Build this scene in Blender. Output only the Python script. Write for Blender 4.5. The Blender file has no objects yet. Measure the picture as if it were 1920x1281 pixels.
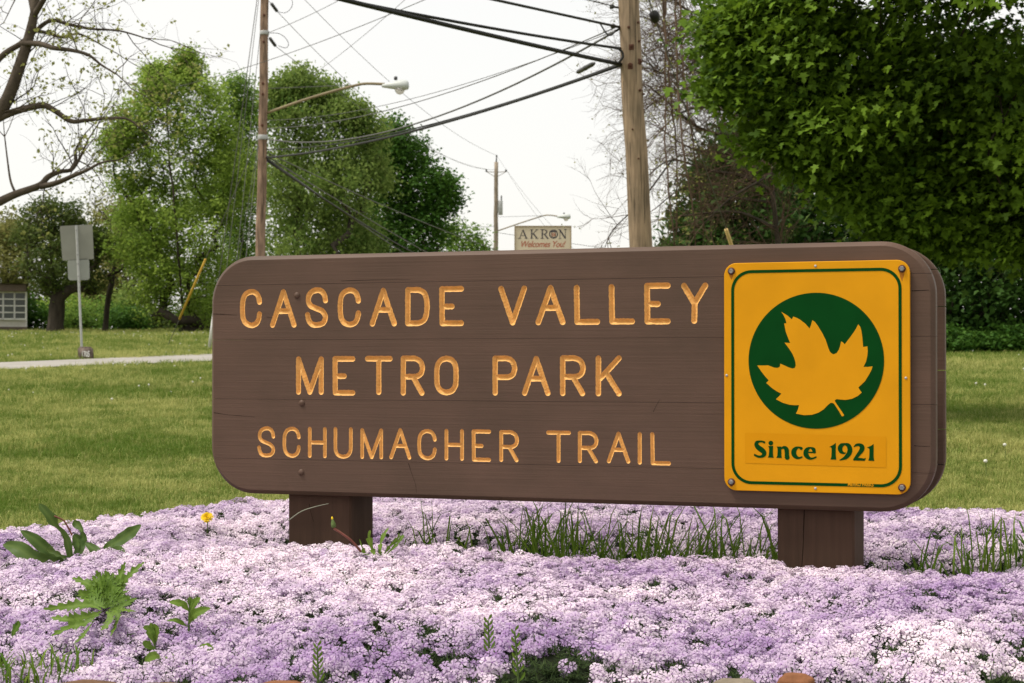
import bpy, bmesh, math, random
import numpy as np
from mathutils import Vector, Matrix, noise as mnoise
from mathutils.geometry import delaunay_2d_cdt

random.seed(7)
RNG = np.random.default_rng(11)
scene = bpy.context.scene
COL = scene.collection

# ------------------------------------------------------------------ camera, sky, sun, exposure
FPX, CX, CY, PITCH, CAMZ = 3333.6, 960.0, 640.5, 0.0118, 0.80     # photo 1920 x 1281
cam_data = bpy.data.cameras.new('camera')
cam_data.sensor_width = 22.5
cam_data.lens = FPX / 1920 * 22.5
cam_data.clip_start = 0.05
cam_data.clip_end = 2000
cam_data.dof.use_dof = True
cam_data.dof.focus_distance = 6.05
cam_data.dof.aperture_fstop = 7.0
cam = bpy.data.objects.new('camera', cam_data)
cam.location = (0, 0, CAMZ)
cam.rotation_euler = (math.pi / 2 + PITCH, 0, 0)
COL.objects.link(cam)
scene.camera = cam

SUN_EL, SUN_AZ = math.radians(62), math.radians(258)   # azimuth clockwise from +Y: behind the camera, to its left
world = bpy.data.worlds.new('World')
scene.world = world
world.use_nodes = True
wn, wl = world.node_tree.nodes, world.node_tree.links
wn.clear()
w_out = wn.new('ShaderNodeOutputWorld')
sky = wn.new('ShaderNodeTexSky')
sky.sky_type = 'NISHITA'
sky.sun_disc = False
sky.sun_elevation = SUN_EL
sky.sun_rotation = SUN_AZ
sky.air_density = 1.0
sky.dust_density = 3.0
bg1 = wn.new('ShaderNodeBackground')
bg1.inputs['Strength'].default_value = 0.03
wl.new(sky.outputs[0], bg1.inputs['Color'])
# the cloud deck of an overcast day, thin and even
wtc = wn.new('ShaderNodeTexCoord')
wnoise = wn.new('ShaderNodeTexNoise')
wnoise.inputs['Scale'].default_value = 2.2
wnoise.inputs['Detail'].default_value = 5
wl.new(wtc.outputs['Generated'], wnoise.inputs['Vector'])
wramp = wn.new('ShaderNodeValToRGB')
wramp.color_ramp.elements[0].position = 0.3
wramp.color_ramp.elements[0].color = (0.93, 0.91, 0.865, 1)
wramp.color_ramp.elements[1].position = 0.72
wramp.color_ramp.elements[1].color = (1.0, 0.945, 0.86, 1)
wl.new(wnoise.outputs['Fac'], wramp.inputs['Fac'])
bg2 = wn.new('ShaderNodeBackground')
bg2.inputs['Strength'].default_value = 0.89
wl.new(wramp.outputs['Color'], bg2.inputs['Color'])
wadd = wn.new('ShaderNodeAddShader')
wl.new(bg1.outputs[0], wadd.inputs[0])
wl.new(bg2.outputs[0], wadd.inputs[1])
wl.new(wadd.outputs[0], w_out.inputs['Surface'])

sun_data = bpy.data.lights.new('sun', 'SUN')
sun_data.energy = 3.0
sun_data.angle = math.radians(16)
sun_data.color = (1.0, 0.94, 0.84)
sun = bpy.data.objects.new('sun', sun_data)
_sd = Vector((math.sin(SUN_AZ) * math.cos(SUN_EL), math.cos(SUN_AZ) * math.cos(SUN_EL), math.sin(SUN_EL)))
sun.rotation_euler = _sd.to_track_quat('Z', 'Y').to_euler()
sun.location = _sd * 60
COL.objects.link(sun)

scene.view_settings.view_transform = 'Standard'
scene.view_settings.look = 'None'
scene.view_settings.gamma = 1
scene.view_settings.exposure = 0.12
scene.view_settings.use_curve_mapping = False
scene.render.engine = 'CYCLES'
scene.cycles.use_denoising = True
scene.cycles.max_bounces = 8
scene.cycles.transparent_max_bounces = 8

# ------------------------------------------------------------------ helpers
_cp, _sp = math.cos(PITCH), math.sin(PITCH)
def ray(px, py):
    a, b = (px - CX) / FPX, (CY - py) / FPX
    return np.array([a, _cp - b * _sp, _sp + b * _cp])
def at(px, py, Y):
    """world point seen at photo pixel (px,py) at distance Y in front of the camera"""
    d = ray(px, py)
    return np.array([0, 0, CAMZ]) + d * (Y / d[1])

def new_mesh(name, verts, faces, smooth=False):
    me = bpy.data.meshes.new(name)
    if isinstance(faces, np.ndarray):
        verts = np.asarray(verts, np.float32)
        k = faces.shape[1]
        me.vertices.add(len(verts)); me.vertices.foreach_set('co', verts.ravel())
        me.loops.add(faces.size); me.loops.foreach_set('vertex_index', faces.astype(np.int32).ravel())
        me.polygons.add(len(faces))
        me.polygons.foreach_set('loop_start', np.arange(0, faces.size, k, dtype=np.int32))
        me.update(calc_edges=True)
    else:
        me.from_pydata([tuple(v) for v in verts], [], faces)
        me.update()
    if smooth:
        me.polygons.foreach_set('use_smooth', [True] * len(me.polygons))
    return me
def obj(name, me, mat=None, parent=None):
    o = bpy.data.objects.new(name, me)
    COL.objects.link(o)
    if mat is not None and me is not None:
        for m in (mat if isinstance(mat, (list, tuple)) else [mat]):
            me.materials.append(m)
    if parent is not None:
        o.parent = parent
    return o
def tag(o, label=None, cat=None, group=None, kind=None):
    if label: o['label'] = label
    if cat: o['category'] = cat
    if group: o['group'] = group
    if kind: o['kind'] = kind
    return o
def thing(name, label, cat, loc=(0, 0, 0), rz=0.0, group=None):
    o = bpy.data.objects.new(name, None)
    o.empty_display_size = 0.1
    COL.objects.link(o)
    o.location = tuple(loc); o.rotation_euler = (0, 0, rz)
    return tag(o, label, cat, group)
def loc_of(parent, pts):
    """world points to the coordinates of an unrotated thing"""
    return np.asarray(pts, float) - np.array(parent.location)

class MB:
    """collects shapes for one mesh"""
    def __init__(s): s.v, s.f, s.n = [], [], 0
    def add(s, V, F):
        V = np.asarray(V, float).reshape(-1, 3)
        s.v.append(V); s.f += [tuple(i + s.n for i in f) for f in F]; s.n += len(V)
        return s
    def box(s, c, size, rot=None, bevel=0):
        hx, hy, hz = np.array(size) / 2
        b = min(bevel, hx * .9, hy * .9, hz * .9)
        if b <= 0:
            V = np.array([[x, y, z] for z in (-hz, hz) for x, y in ((-hx, -hy), (hx, -hy), (hx, hy), (-hx, hy))])
            F = [(3, 2, 1, 0), (4, 5, 6, 7), (0, 1, 5, 4), (1, 2, 6, 5), (2, 3, 7, 6), (3, 0, 4, 7)]
        else:
            V, F = [], []
            for z, i in ((-hz, b), (-hz + b, 0), (hz - b, 0), (hz, b)):
                x, y = hx - i, hy - i
                V += [[-x + b, -y, z], [x - b, -y, z], [x, -y + b, z], [x, y - b, z], [x - b, y, z], [-x + b, y, z], [-x, y - b, z], [-x, -y + b, z]]
            for r in range(3):
                for k in range(8):
                    a, c2 = r * 8 + k, r * 8 + (k + 1) % 8
                    F.append((a, c2, c2 + 8, a + 8))
            F += [tuple(range(7, -1, -1)), tuple(range(24, 32))]
            V = np.array(V)
        if rot is not None: V = V @ np.array(rot).T
        return s.add(V + np.array(c), F)
    def tube(s, P, R, n=6, caps=True):
        P = np.asarray(P, float); m = len(P)
        R = np.full(m, R) if np.isscalar(R) else np.asarray(R, float)
        T = np.gradient(P, axis=0); T /= np.linalg.norm(T, axis=1)[:, None] + 1e-12
        up = np.array([0, 0, 1.]) if abs(T[0][2]) < .9 else np.array([1., 0, 0])
        V = []
        for i in range(m):
            a = np.cross(up, T[i]); a /= np.linalg.norm(a) + 1e-12
            b = np.cross(T[i], a); up = np.cross(T[i], np.cross(b, T[i])) if False else b
            th = np.arange(n) / n * 2 * math.pi
            V.append(P[i] + R[i] * (np.cos(th)[:, None] * a + np.sin(th)[:, None] * b))
            up = b
        F = []
        for i in range(m - 1):
            for k in range(n):
                F.append((i * n + k, i * n + (k + 1) % n, (i + 1) * n + (k + 1) % n, (i + 1) * n + k))
        if caps:
            F += [tuple(range(n - 1, -1, -1)), tuple((m - 1) * n + k for k in range(n))]
        return s.add(np.concatenate(V), F)
    def lathe(s, prof, c=(0, 0, 0), n=16, axis=None):
        V, F = [], []
        for r, z in prof:
            th = np.arange(n) / n * 2 * math.pi
            V.append(np.stack([r * np.cos(th), r * np.sin(th), np.full(n, z)], 1))
        m = len(prof)
        for i in range(m - 1):
            for k in range(n):
                F.append((i * n + k, i * n + (k + 1) % n, (i + 1) * n + (k + 1) % n, (i + 1) * n + k))
        F += [tuple(range(n - 1, -1, -1)), tuple((m - 1) * n + k for k in range(n))]
        V = np.concatenate(V)
        if axis is not None:
            q = Vector((0, 0, 1)).rotation_difference(Vector(axis)).to_matrix()
            V = V @ np.array(q).T
        return s.add(V + np.array(c), F)
    def build(s, name, mat, parent=None, smooth=False):
        return obj(name, new_mesh(name, np.concatenate(s.v), s.f, smooth), mat, parent)

# ------------------------------------------------------------------ numpy value noise
_P = RNG.random((256, 256))
def vnoise(x, y, s=0):
    x = np.asarray(x, float) + s * 17.31; y = np.asarray(y, float) + s * 9.17
    xi, yi = np.floor(x).astype(int), np.floor(y).astype(int)
    fx, fy = x - xi, y - yi
    fx = fx * fx * (3 - 2 * fx); fy = fy * fy * (3 - 2 * fy)
    g = lambda a, b: _P[a & 255, b & 255]
    return (g(xi, yi) * (1 - fx) + g(xi + 1, yi) * fx) * (1 - fy) + (g(xi, yi + 1) * (1 - fx) + g(xi + 1, yi + 1) * fx) * fy
def fbm(x, y, s=0, o=3):
    r, a, t = 0, 1, 0
    for i in range(o):
        r = r + a * vnoise(np.asarray(x) * 2 ** i, np.asarray(y) * 2 ** i, s + i); t += a; a *= .5
    return r / t
def sstep(a, b, x):
    t = np.clip((np.asarray(x, float) - a) / (b - a), 0, 1)
    return t * t * (3 - 2 * t)

# ------------------------------------------------------------------ materials
def nodes_of(name):
    m = bpy.data.materials.new(name); m.use_nodes = True
    nt = m.node_tree; nt.nodes.clear()
    return m, nt.nodes, nt.links
def rgba(c): return (c[0], c[1], c[2], 1)
def mat(name, base, rough=.8, var=.25, scale=(4, 4, 4), bump=0.0, bscale=None, metal=0.0, spec=.3, base2=None, detail=6):
    m, N, L = nodes_of(name)
    out = N.new('ShaderNodeOutputMaterial'); b = N.new('ShaderNodeBsdfPrincipled')
    L.new(b.outputs[0], out.inputs[0])
    b.inputs['Roughness'].default_value = rough; b.inputs['Metallic'].default_value = metal
    b.inputs['Specular IOR Level'].default_value = spec
    tc = N.new('ShaderNodeTexCoord'); mp = N.new('ShaderNodeMapping'); mp.inputs['Scale'].default_value = scale
    L.new(tc.outputs['Object'], mp.inputs['Vector'])
    nz = N.new('ShaderNodeTexNoise'); nz.inputs['Scale'].default_value = 1; nz.inputs['Detail'].default_value = detail
    L.new(mp.outputs[0], nz.inputs['Vector'])
    rp = N.new('ShaderNodeValToRGB')
    rp.color_ramp.elements[0].position = .3; rp.color_ramp.elements[1].position = .7
    c2 = base2 if base2 is not None else tuple(min(1, x * (1 + var)) for x in base)
    rp.color_ramp.elements[0].color = rgba(tuple(x * (1 - var) for x in base) if base2 is None else base)
    rp.color_ramp.elements[1].color = rgba(c2)
    L.new(nz.outputs['Fac'], rp.inputs['Fac']); L.new(rp.outputs[0], b.inputs['Base Color'])
    if bump:
        mb = N.new('ShaderNodeMapping'); mb.inputs['Scale'].default_value = bscale or scale
        L.new(tc.outputs['Object'], mb.inputs['Vector'])
        n2 = N.new('ShaderNodeTexNoise'); n2.inputs['Scale'].default_value = 1; n2.inputs['Detail'].default_value = 6
        L.new(mb.outputs[0], n2.inputs['Vector'])
        bp = N.new('ShaderNodeBump'); bp.inputs['Distance'].default_value = bump; bp.inputs['Strength'].default_value = 1
        L.new(n2.outputs['Fac'], bp.inputs['Height']); L.new(bp.outputs[0], b.inputs['Normal'])
    return m
def wood_mat(name, base, axis='x', grain=70, crack=.69, var=.22, rough=.62, bump=.0015, stain=None):
    """painted or weathered timber: stretched grain, thin dark checks along it"""
    m, N, L = nodes_of(name)
    out = N.new('ShaderNodeOutputMaterial'); b = N.new('ShaderNodeBsdfPrincipled'); L.new(b.outputs[0], out.inputs[0])
    b.inputs['Roughness'].default_value = rough; b.inputs['Specular IOR Level'].default_value = .2
    tc = N.new('ShaderNodeTexCoord')
    def stretched(long, cross, off, detail=5, dist=0):
        mp = N.new('ShaderNodeMapping')
        mp.inputs['Scale'].default_value = (long, cross, cross) if axis == 'x' else (cross, cross, long)
        mp.inputs['Location'].default_value = off
        L.new(tc.outputs['Object'], mp.inputs['Vector'])
        n = N.new('ShaderNodeTexNoise'); n.inputs['Scale'].default_value = 1; n.inputs['Detail'].default_value = detail
        n.inputs['Distortion'].default_value = dist
        L.new(mp.outputs[0], n.inputs['Vector'])
        return n.outputs['Fac']
    g = stretched(2.2, grain, (0, 0, 0), 6, .4)
    blot = stretched(3, 5, (3, 1, 2), 4)
    chk = stretched(.9, grain * 1.25, (7, 3, 1), 2)
    rp = N.new('ShaderNodeValToRGB')
    rp.color_ramp.elements[0].position = .32; rp.color_ramp.elements[1].position = .68
    rp.color_ramp.elements[0].color = rgba([x * (1 - var) for x in base]); rp.color_ramp.elements[1].color = rgba([x * (1 + var) for x in base])
    L.new(g, rp.inputs['Fac'])
    mx = N.new('ShaderNodeMix'); mx.data_type = 'RGBA'; mx.blend_type = 'MULTIPLY'
    r2 = N.new('ShaderNodeValToRGB'); r2.color_ramp.elements[0].position = .3; r2.color_ramp.elements[1].position = .7
    s0 = stain or (.78, .76, .72)
    r2.color_ramp.elements[0].color = rgba(s0); r2.color_ramp.elements[1].color = (1.06, 1.02, 1.0, 1)
    L.new(blot, r2.inputs['Fac']); mx.inputs[0].default_value = 1
    L.new(rp.outputs[0], mx.inputs[6]); L.new(r2.outputs[0], mx.inputs[7])
    r3 = N.new('ShaderNodeValToRGB'); r3.color_ramp.elements[0].position = crack; r3.color_ramp.elements[1].position = crack + .035
    r3.color_ramp.elements[0].color = (0, 0, 0, 1); r3.color_ramp.elements[1].color = (1, 1, 1, 1)
    L.new(chk, r3.inputs['Fac'])
    m2 = N.new('ShaderNodeMix'); m2.data_type = 'RGBA'
    L.new(r3.outputs[0], m2.inputs[0]); L.new(mx.outputs[2], m2.inputs[6])
    m2.inputs[7].default_value = rgba([x * .38 for x in base])
    L.new(m2.outputs[2], b.inputs['Base Color'])
    h = N.new('ShaderNodeMath'); h.operation = 'SUBTRACT'; L.new(g, h.inputs[0]); L.new(r3.outputs[0], h.inputs[1])
    bp = N.new('ShaderNodeBump'); bp.inputs['Distance'].default_value = bump; bp.inputs['Strength'].default_value = .8
    L.new(h.outputs[0], bp.inputs['Height']); L.new(bp.outputs[0], b.inputs['Normal'])
    return m
def leaf_mat(name, a, b_, trans=.35, rough=.6, spec=.1, instancer=False):
    m, N, L = nodes_of(name)
    out = N.new('ShaderNodeOutputMaterial')
    at_ = N.new('ShaderNodeAttribute'); at_.attribute_name = 'tint'
    fac = at_.outputs['Fac']
    if instancer:
        ai = N.new('ShaderNodeAttribute'); ai.attribute_name = 'shade'; ai.attribute_type = 'INSTANCER'
        ad = N.new('ShaderNodeMath'); ad.operation = 'ADD'; ad.use_clamp = True
        L.new(fac, ad.inputs[0]); L.new(ai.outputs['Fac'], ad.inputs[1]); fac = ad.outputs[0]
    rp = N.new('ShaderNodeValToRGB'); rp.color_ramp.elements[0].color = rgba(a); rp.color_ramp.elements[1].color = rgba(b_)
    L.new(fac, rp.inputs['Fac'])
    p = N.new('ShaderNodeBsdfPrincipled'); p.inputs['Roughness'].default_value = rough; p.inputs['Specular IOR Level'].default_value = spec
    L.new(rp.outputs[0], p.inputs['Base Color'])
    t = N.new('ShaderNodeBsdfTranslucent')
    hs = N.new('ShaderNodeHueSaturation'); hs.inputs['Value'].default_value = 1.25; hs.inputs['Hue'].default_value = .49
    L.new(rp.outputs[0], hs.inputs['Color']); L.new(hs.outputs[0], t.inputs['Color'])
    mx = N.new('ShaderNodeMixShader'); mx.inputs[0].default_value = trans
    L.new(p.outputs[0], mx.inputs[1]); L.new(t.outputs[0], mx.inputs[2]); L.new(mx.outputs[0], out.inputs[0])
    return m

SIGN_BROWN = (.112, .070, .051)
M = {}
M['board'] = wood_mat('painted_board', SIGN_BROWN, 'x', 150, .78, .055, .5, .0009, stain=(.80, .80, .77))
M['post'] = wood_mat('painted_post', (.080, .046, .031), 'z', 60, .76, .12, .75, .0012)
M['gold'] = mat('gold_paint', (.76, .41, .12), .6, .10, (60, 60, 60), .0012, (120, 120, 160))
M['streak'] = mat('rust_stain', (.40, .15, .02), .7, .2, (90, 90, 90), 0, spec=.05)
M['crack'] = mat('dark_crack', (.016, .010, .008), .9, .1, (9, 9, 9), 0, spec=.05)  # near black for the split timber of board and posts
M['yellow'] = mat('yellow_enamel', (.70, .31, .006), .42, .06, (6, 6, 6), 0, spec=.10)
M['yellow2'] = mat('yellow_sticker', (.67, .285, .006), .55, .04, (8, 8, 8), 0, spec=.05)
M['green'] = mat('green_enamel', (.002, .052, .008), .5, .1, (9, 9, 9), 0, spec=.05)
M['rust'] = mat('rusty_steel', (.09, .035, .02), .75, .4, (200, 200, 200), .0005)
M['steel'] = mat('dull_steel', (.25, .25, .25), .5, .3, (150, 150, 150), 0, metal=.6)
M['lawn'] = mat('lawn_soil', (.085, .115, .022), .95, .3, (.9, .9, .9), .02, (20, 20, 20), base2=(.17, .155, .05), spec=.1)
M['road'] = mat('pale_asphalt', (.33, .31, .28), .9, .12, (1.2, 1.2, 1.2), .004, (60, 60, 60), spec=.2)
M['soil'] = mat('bed_soil', (.012, .017, .007), .95, .4, (14, 14, 14), .01, (40, 40, 40), spec=.1)
M['bark'] = mat('dark_bark', (.05, .042, .032), .9, .35, (6, 6, 2), .02, (14, 14, 4), spec=.1)
M['bark_walnut'] = mat('walnut_bark', (.085, .068, .052), .9, .3, (6, 6, 6), .015, (16, 16, 16), spec=.1)
M['bark_grey'] = mat('grey_bark', (.10, .085, .065), .9, .3, (9, 9, 3), .015, (18, 18, 5), spec=.1)
M['twig'] = mat('brown_twigs', (.115, .078, .055), .9, .25, (3, 3, 3), 0, spec=.1)
M['pole_red'] = wood_mat('red_brown_pole', (.30, .21, .15), 'z', 18, .62, .38, .85, .006, stain=(.6, .58, .58))
M['pole_tan'] = wood_mat('tan_pole', (.32, .24, .16), 'z', 26, .62, .28, .85, .006, stain=(.72, .72, .72))
M['pole_grey'] = wood_mat('grey_pole', (.30, .255, .20), 'z', 16, .70, .25, .85, .006)
M['wire'] = mat('black_cable', (.018, .018, .017), .6, .2, (1, 1, 1), 0, spec=.3)
M['wire_grey'] = mat('grey_wire', (.09, .088, .08), .55, .2, (1, 1, 1), 0, spec=.4)
M['insul'] = mat('dark_insulator', (.05, .05, .05), .35, .2, (20, 20, 20), 0, spec=.5)
M['galv'] = mat('galvanised_metal', (.42, .43, .42), .5, .15, (8, 8, 8), 0, metal=.3)
M['arm'] = mat('brown_arm', (.24, .19, .11), .6, .2, (3, 3, 3), 0)
M['lamp'] = mat('lamp_housing', (.52, .55, .53), .45, .05, (5, 5, 5), 0, spec=.4)
M['signback'] = mat('sign_back', (.22, .225, .19), .55, .08, (3, 3, 3), 0, metal=.2)
M['signback2'] = mat('small_sign_back', (.27, .285, .255), .55, .08, (3, 3, 3), 0, metal=.2)
M['guard'] = mat('yellow_guard', (.58, .36, .05), .6, .12, (5, 5, 5), 0)
M['guard_pale'] = mat('pale_guard', (.60, .43, .17), .6, .12, (5, 5, 5), 0)
M['guard_white'] = mat('white_guard', (.72, .72, .70), .6, .08, (5, 5, 5), 0)
M['concrete'] = mat('weathered_block', (.16, .125, .105), .95, .35, (9, 9, 9), .02, (30, 30, 30), spec=.1)
M['white'] = mat('white_paint', (.72, .72, .69), .6, .06, (6, 6, 6), 0)
M['cream'] = mat('cream_panel', (.66, .57, .42), .7, .04, (2, 2, 2), 0)
M['navy'] = mat('dark_lettering', (.035, .033, .05), .6, .1, (9, 9, 9), 0)
M['redink'] = mat('rust_lettering', (.40, .075, .035), .6, .1, (9, 9, 9), 0)
M['tan_trim'] = mat('tan_trim', (.33, .25, .14), .7, .1, (5, 5, 5), 0)
M['house_brown'] = mat('brown_fascia', (.13, .10, .08), .85, .2, (3, 3, 3), 0)
M['siding'] = mat('white_siding', (.62, .60, .55), .7, .08, (4, 4, 4), 0)
M['roof'] = mat('grey_shingles', (.12, .11, .10), .9, .2, (4, 4, 4), .01, (12, 12, 12))
m, N, L = nodes_of('window_glass')
_o = N.new('ShaderNodeOutputMaterial'); _g = N.new('ShaderNodeBsdfPrincipled'); L.new(_g.outputs[0], _o.inputs[0])
_g.inputs['Base Color'].default_value = (.05, .06, .05, 1); _g.inputs['Roughness'].default_value = .15
M['glass'] = m
m, N, L = nodes_of('lamp_globe')
_o = N.new('ShaderNodeOutputMaterial'); _g = N.new('ShaderNodeBsdfPrincipled'); L.new(_g.outputs[0], _o.inputs[0])
_g.inputs['Base Color'].default_value = (.8, .76, .7, 1); _g.inputs['Roughness'].default_value = .1; _g.inputs['Transmission Weight'].default_value = .55
M['globe'] = m

# ------------------------------------------------------------------ the ground
SG_AL, SG_X, SG_Y = 0.3585, -1.1304, 6.6574                 # main sign: heading, left end of its face
SU = np.array([math.cos(SG_AL), -math.sin(SG_AL)]); SV = np.array([math.sin(SG_AL), math.cos(SG_AL)])
def sign_so(X, Y):
    dx, dy = np.asarray(X) - SG_X, np.asarray(Y) - SG_Y
    return dx * SU[0] + dy * SU[1], dx * SV[0] + dy * SV[1]
def terrain(X, Y):
    X = np.asarray(X, float); Y = np.asarray(Y, float)
    y1 = np.minimum(Y, 85.0)
    z = .031 * np.where(y1 > 12, y1 - 10, np.where(y1 > 8, (y1 - 8) ** 2 / 8, 0))
    z = z + np.where(Y > 85, .012 * (Y - 85), 0)
    z = z - .10 * sstep(4.4, 3.4, Y)
    z = z + (fbm(X * .35, Y * .35, 3) - .5) * .10 * sstep(9, 14, Y) * sstep(40, 28, Y)
    return z
def ground(px, py):
    """where the sight line through a photo pixel meets the lawn"""
    d = ray(px, py); lo, hi = 3.0, 160.0
    prev = lo
    for Y in np.linspace(3, 160, 1200):
        p = np.array([0, 0, CAMZ]) + d * (Y / d[1])
        if p[2] < terrain(p[0], Y): 
            lo, hi = prev, Y; break
        prev = Y
    for _ in range(30):
        mid = (lo + hi) / 2; p = np.array([0, 0, CAMZ]) + d * (mid / d[1])
        if p[2] < terrain(p[0], mid): hi = mid
        else: lo = mid
    return np.array([p[0], p[1], float(terrain(p[0], p[1]))])
def zt(x, y): return float(terrain(x, y))

xs = np.concatenate([np.linspace(-320, -40, 29)[:-1], np.linspace(-40, 40, 161), np.linspace(40, 320, 29)[1:]])
ys = np.concatenate([np.linspace(-60, 2, 32)[:-1], np.linspace(2, 50, 193), np.linspace(50, 110, 81)[1:], np.linspace(110, 700, 30)[1:]])
GX, GY = np.meshgrid(xs, ys)
GV = np.stack([GX, GY, terrain(GX, GY)], -1).reshape(-1, 3)
nx, ny = len(xs), len(ys)
ii = (np.arange(ny - 1)[:, None] * nx + np.arange(nx - 1)).ravel()
lawn = obj('lawn', new_mesh('lawn', GV, np.stack([ii, ii + 1, ii + nx + 1, ii + nx], 1), True), M['lawn'])
tag(lawn, kind='structure')

# park drive crossing behind the sign on the left
na, nb, fa, fb = ground(0, 695), ground(395, 678.5), ground(0, 681.5), ground(395, 664.5)
def ext(a, b, t): return a + (b - a) * t
rv, rf = [], []
ts = np.linspace(-2.2, 9, 120)
for t in ts:
    p, q = ext(na, nb, t), ext(fa, fb, t * .92)
    for k in range(5):
        w = p + (q - p) * k / 4
        rv.append((w[0], w[1], zt(w[0], w[1]) + .022))
for i in range(len(ts) - 1):
    for k in range(4):
        a = i * 5 + k
        rf.append((a, a + 1, a + 6, a + 5))
road = obj('road', new_mesh('road', np.array(rv), np.array(rf), True), M['road'])
tag(road, kind='structure')
def on_road(X, Y):
    d = (nb - na)[:2]; d = d / np.linalg.norm(d); n = np.array([d[1], -d[0]])
    e = (X - na[0]) * n[0] + (Y - na[1]) * n[1]
    w = (fa - na)[:2] @ n
    lo, hi = min(0, w), max(0, w)
    return (e > lo - .1) & (e < hi + .35)

# flower bed mound
BACK = np.array([(-3.4, 5.2), (-2.6, 6.2), (-2.04, 7.0), (-1.6, 8.0), (-1.17, 8.45), (-.5, 8.75), (.3, 8.75), (1.0, 8.4), (1.6, 7.9), (2.2, 7.55), (2.9, 7.2), (3.6, 6.3)])
def bed_back(X): return np.interp(X, BACK[:, 0], BACK[:, 1])
def bed_front(X): return 4.18 + .05 * np.sin(np.asarray(X) * 2.3) + .06 * (vnoise(np.asarray(X) * 2, 5.0) - .5)
def bed_z(X, Y):
    X = np.asarray(X, float); Y = np.asarray(Y, float)
    q = Y - bed_front(X)
    z = np.interp(q, [-.2, 0, .12, .45, 1.0, 1.7, 3, 6], [-.08, -.02, .04, .085, .115, .13, .13, .13])
    s, o = sign_so(X, Y)
    trough = sstep(-.12, .05, o) * sstep(.80, .45, o) * sstep(-.35, .1, s) * sstep(3.05, 2.6, s)
    z = z - .15 * trough
    z = z + .03 * sstep(.8, 1.2, o)
    qb = bed_back(X) - Y
    z = z * np.clip(np.interp(qb, [-.1, 0, .12, .3], [-.2, .2, .75, 1]), -.2, 1)
    z = z + (fbm(X * 2.2, Y * 2.2, 21) - .5) * .06 + (vnoise(X * 7, Y * 7, 31) - .5) * .028
    return z
bx = np.linspace(-3.4, 3.6, 176); by = np.linspace(4.0, 8.85, 122)
BX, BY = np.meshgrid(bx, by)
BZ = bed_z(BX, BY) - .012
BZ = np.maximum(BZ, -.12)
nx, ny = len(bx), len(by)
ii = (np.arange(ny - 1)[:, None] * nx + np.arange(nx - 1)).ravel()
bed = obj('flower_bed', new_mesh('flower_bed', np.stack([BX, BY, BZ], -1).reshape(-1, 3), np.stack([ii, ii + 1, ii + nx + 1, ii + nx], 1), True), M['soil'])
tag(bed, kind='structure')

# ------------------------------------------------------------------ scattering of uncountable small growth
def scatter(name, protos, P, R, S, shade, pick, label, cat=None):
    me = bpy.data.meshes.new(name)
    n = len(P)
    me.vertices.add(n); me.vertices.foreach_set('co', np.asarray(P, np.float32).ravel())
    for an, ty, data, key in (('rot', 'FLOAT_VECTOR', R, 'vector'), ('scl', 'FLOAT', S, 'value'), ('shade', 'FLOAT', shade, 'value'), ('pick', 'INT', pick, 'value')):
        a = me.attributes.new(an, ty, 'POINT')
        a.data.foreach_set(key, np.asarray(data, np.int32 if ty == 'INT' else np.float32).ravel())
    me.update()
    o = obj(name, me)
    pc = bpy.data.collections.new(name + '_kinds')
    for p in protos: pc.objects.link(p)
    ng = bpy.data.node_groups.new(name + '_scatter', 'GeometryNodeTree')
    ng.interface.new_socket('Geometry', in_out='INPUT', socket_type='NodeSocketGeometry')
    ng.interface.new_socket('Geometry', in_out='OUTPUT', socket_type='NodeSocketGeometry')
    N, L = ng.nodes, ng.links
    gi, go = N.new('NodeGroupInput'), N.new('NodeGroupOutput')
    iop = N.new('GeometryNodeInstanceOnPoints'); iop.inputs['Pick Instance'].default_value = True
    ci = N.new('GeometryNodeCollectionInfo'); ci.inputs['Collection'].default_value = pc
    ci.inputs['Separate Children'].default_value = True; ci.inputs['Reset Children'].default_value = True
    def attr(nm, ty):
        a = N.new('GeometryNodeInputNamedAttribute'); a.data_type = ty; a.inputs['Name'].default_value = nm
        return a.outputs['Attribute']
    e2r = N.new('FunctionNodeEulerToRotation')
    L.new(attr('rot', 'FLOAT_VECTOR'), e2r.inputs[0])
    L.new(gi.outputs[0], iop.inputs['Points']); L.new(ci.outputs[0], iop.inputs['Instance'])
    L.new(attr('pick', 'INT'), iop.inputs['Instance Index']); L.new(e2r.outputs[0], iop.inputs['Rotation'])
    L.new(attr('scl', 'FLOAT'), iop.inputs['Scale']); L.new(iop.outputs[0], go.inputs[0])
    md = o.modifiers.new('scatter', 'NODES'); md.node_group = ng
    return tag(o, label, cat, None, 'stuff')
def proto(name, V, F, tint, mats, mi=None, smooth=False):
    me = new_mesh(name, V, F, smooth)
    a = me.attributes.new('tint', 'FLOAT', 'POINT'); a.data.foreach_set('value', np.asarray(tint, np.float32))
    for m_ in mats: me.materials.append(m_)
    if mi is not None: me.polygons.foreach_set('material_index', np.asarray(mi, np.int32))
    return bpy.data.objects.new(name, me)
def tilt_euler(nrm, spin):
    """euler angles that stand local z along the normals, with a spin about it"""
    out = np.empty((len(nrm), 3))
    for i in range(len(nrm)):
        q = Vector((0, 0, 1)).rotation_difference(Vector(nrm[i])).to_matrix() @ Matrix.Rotation(spin[i], 3, 'Z')
        out[i] = q.to_euler()
    return out

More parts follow.
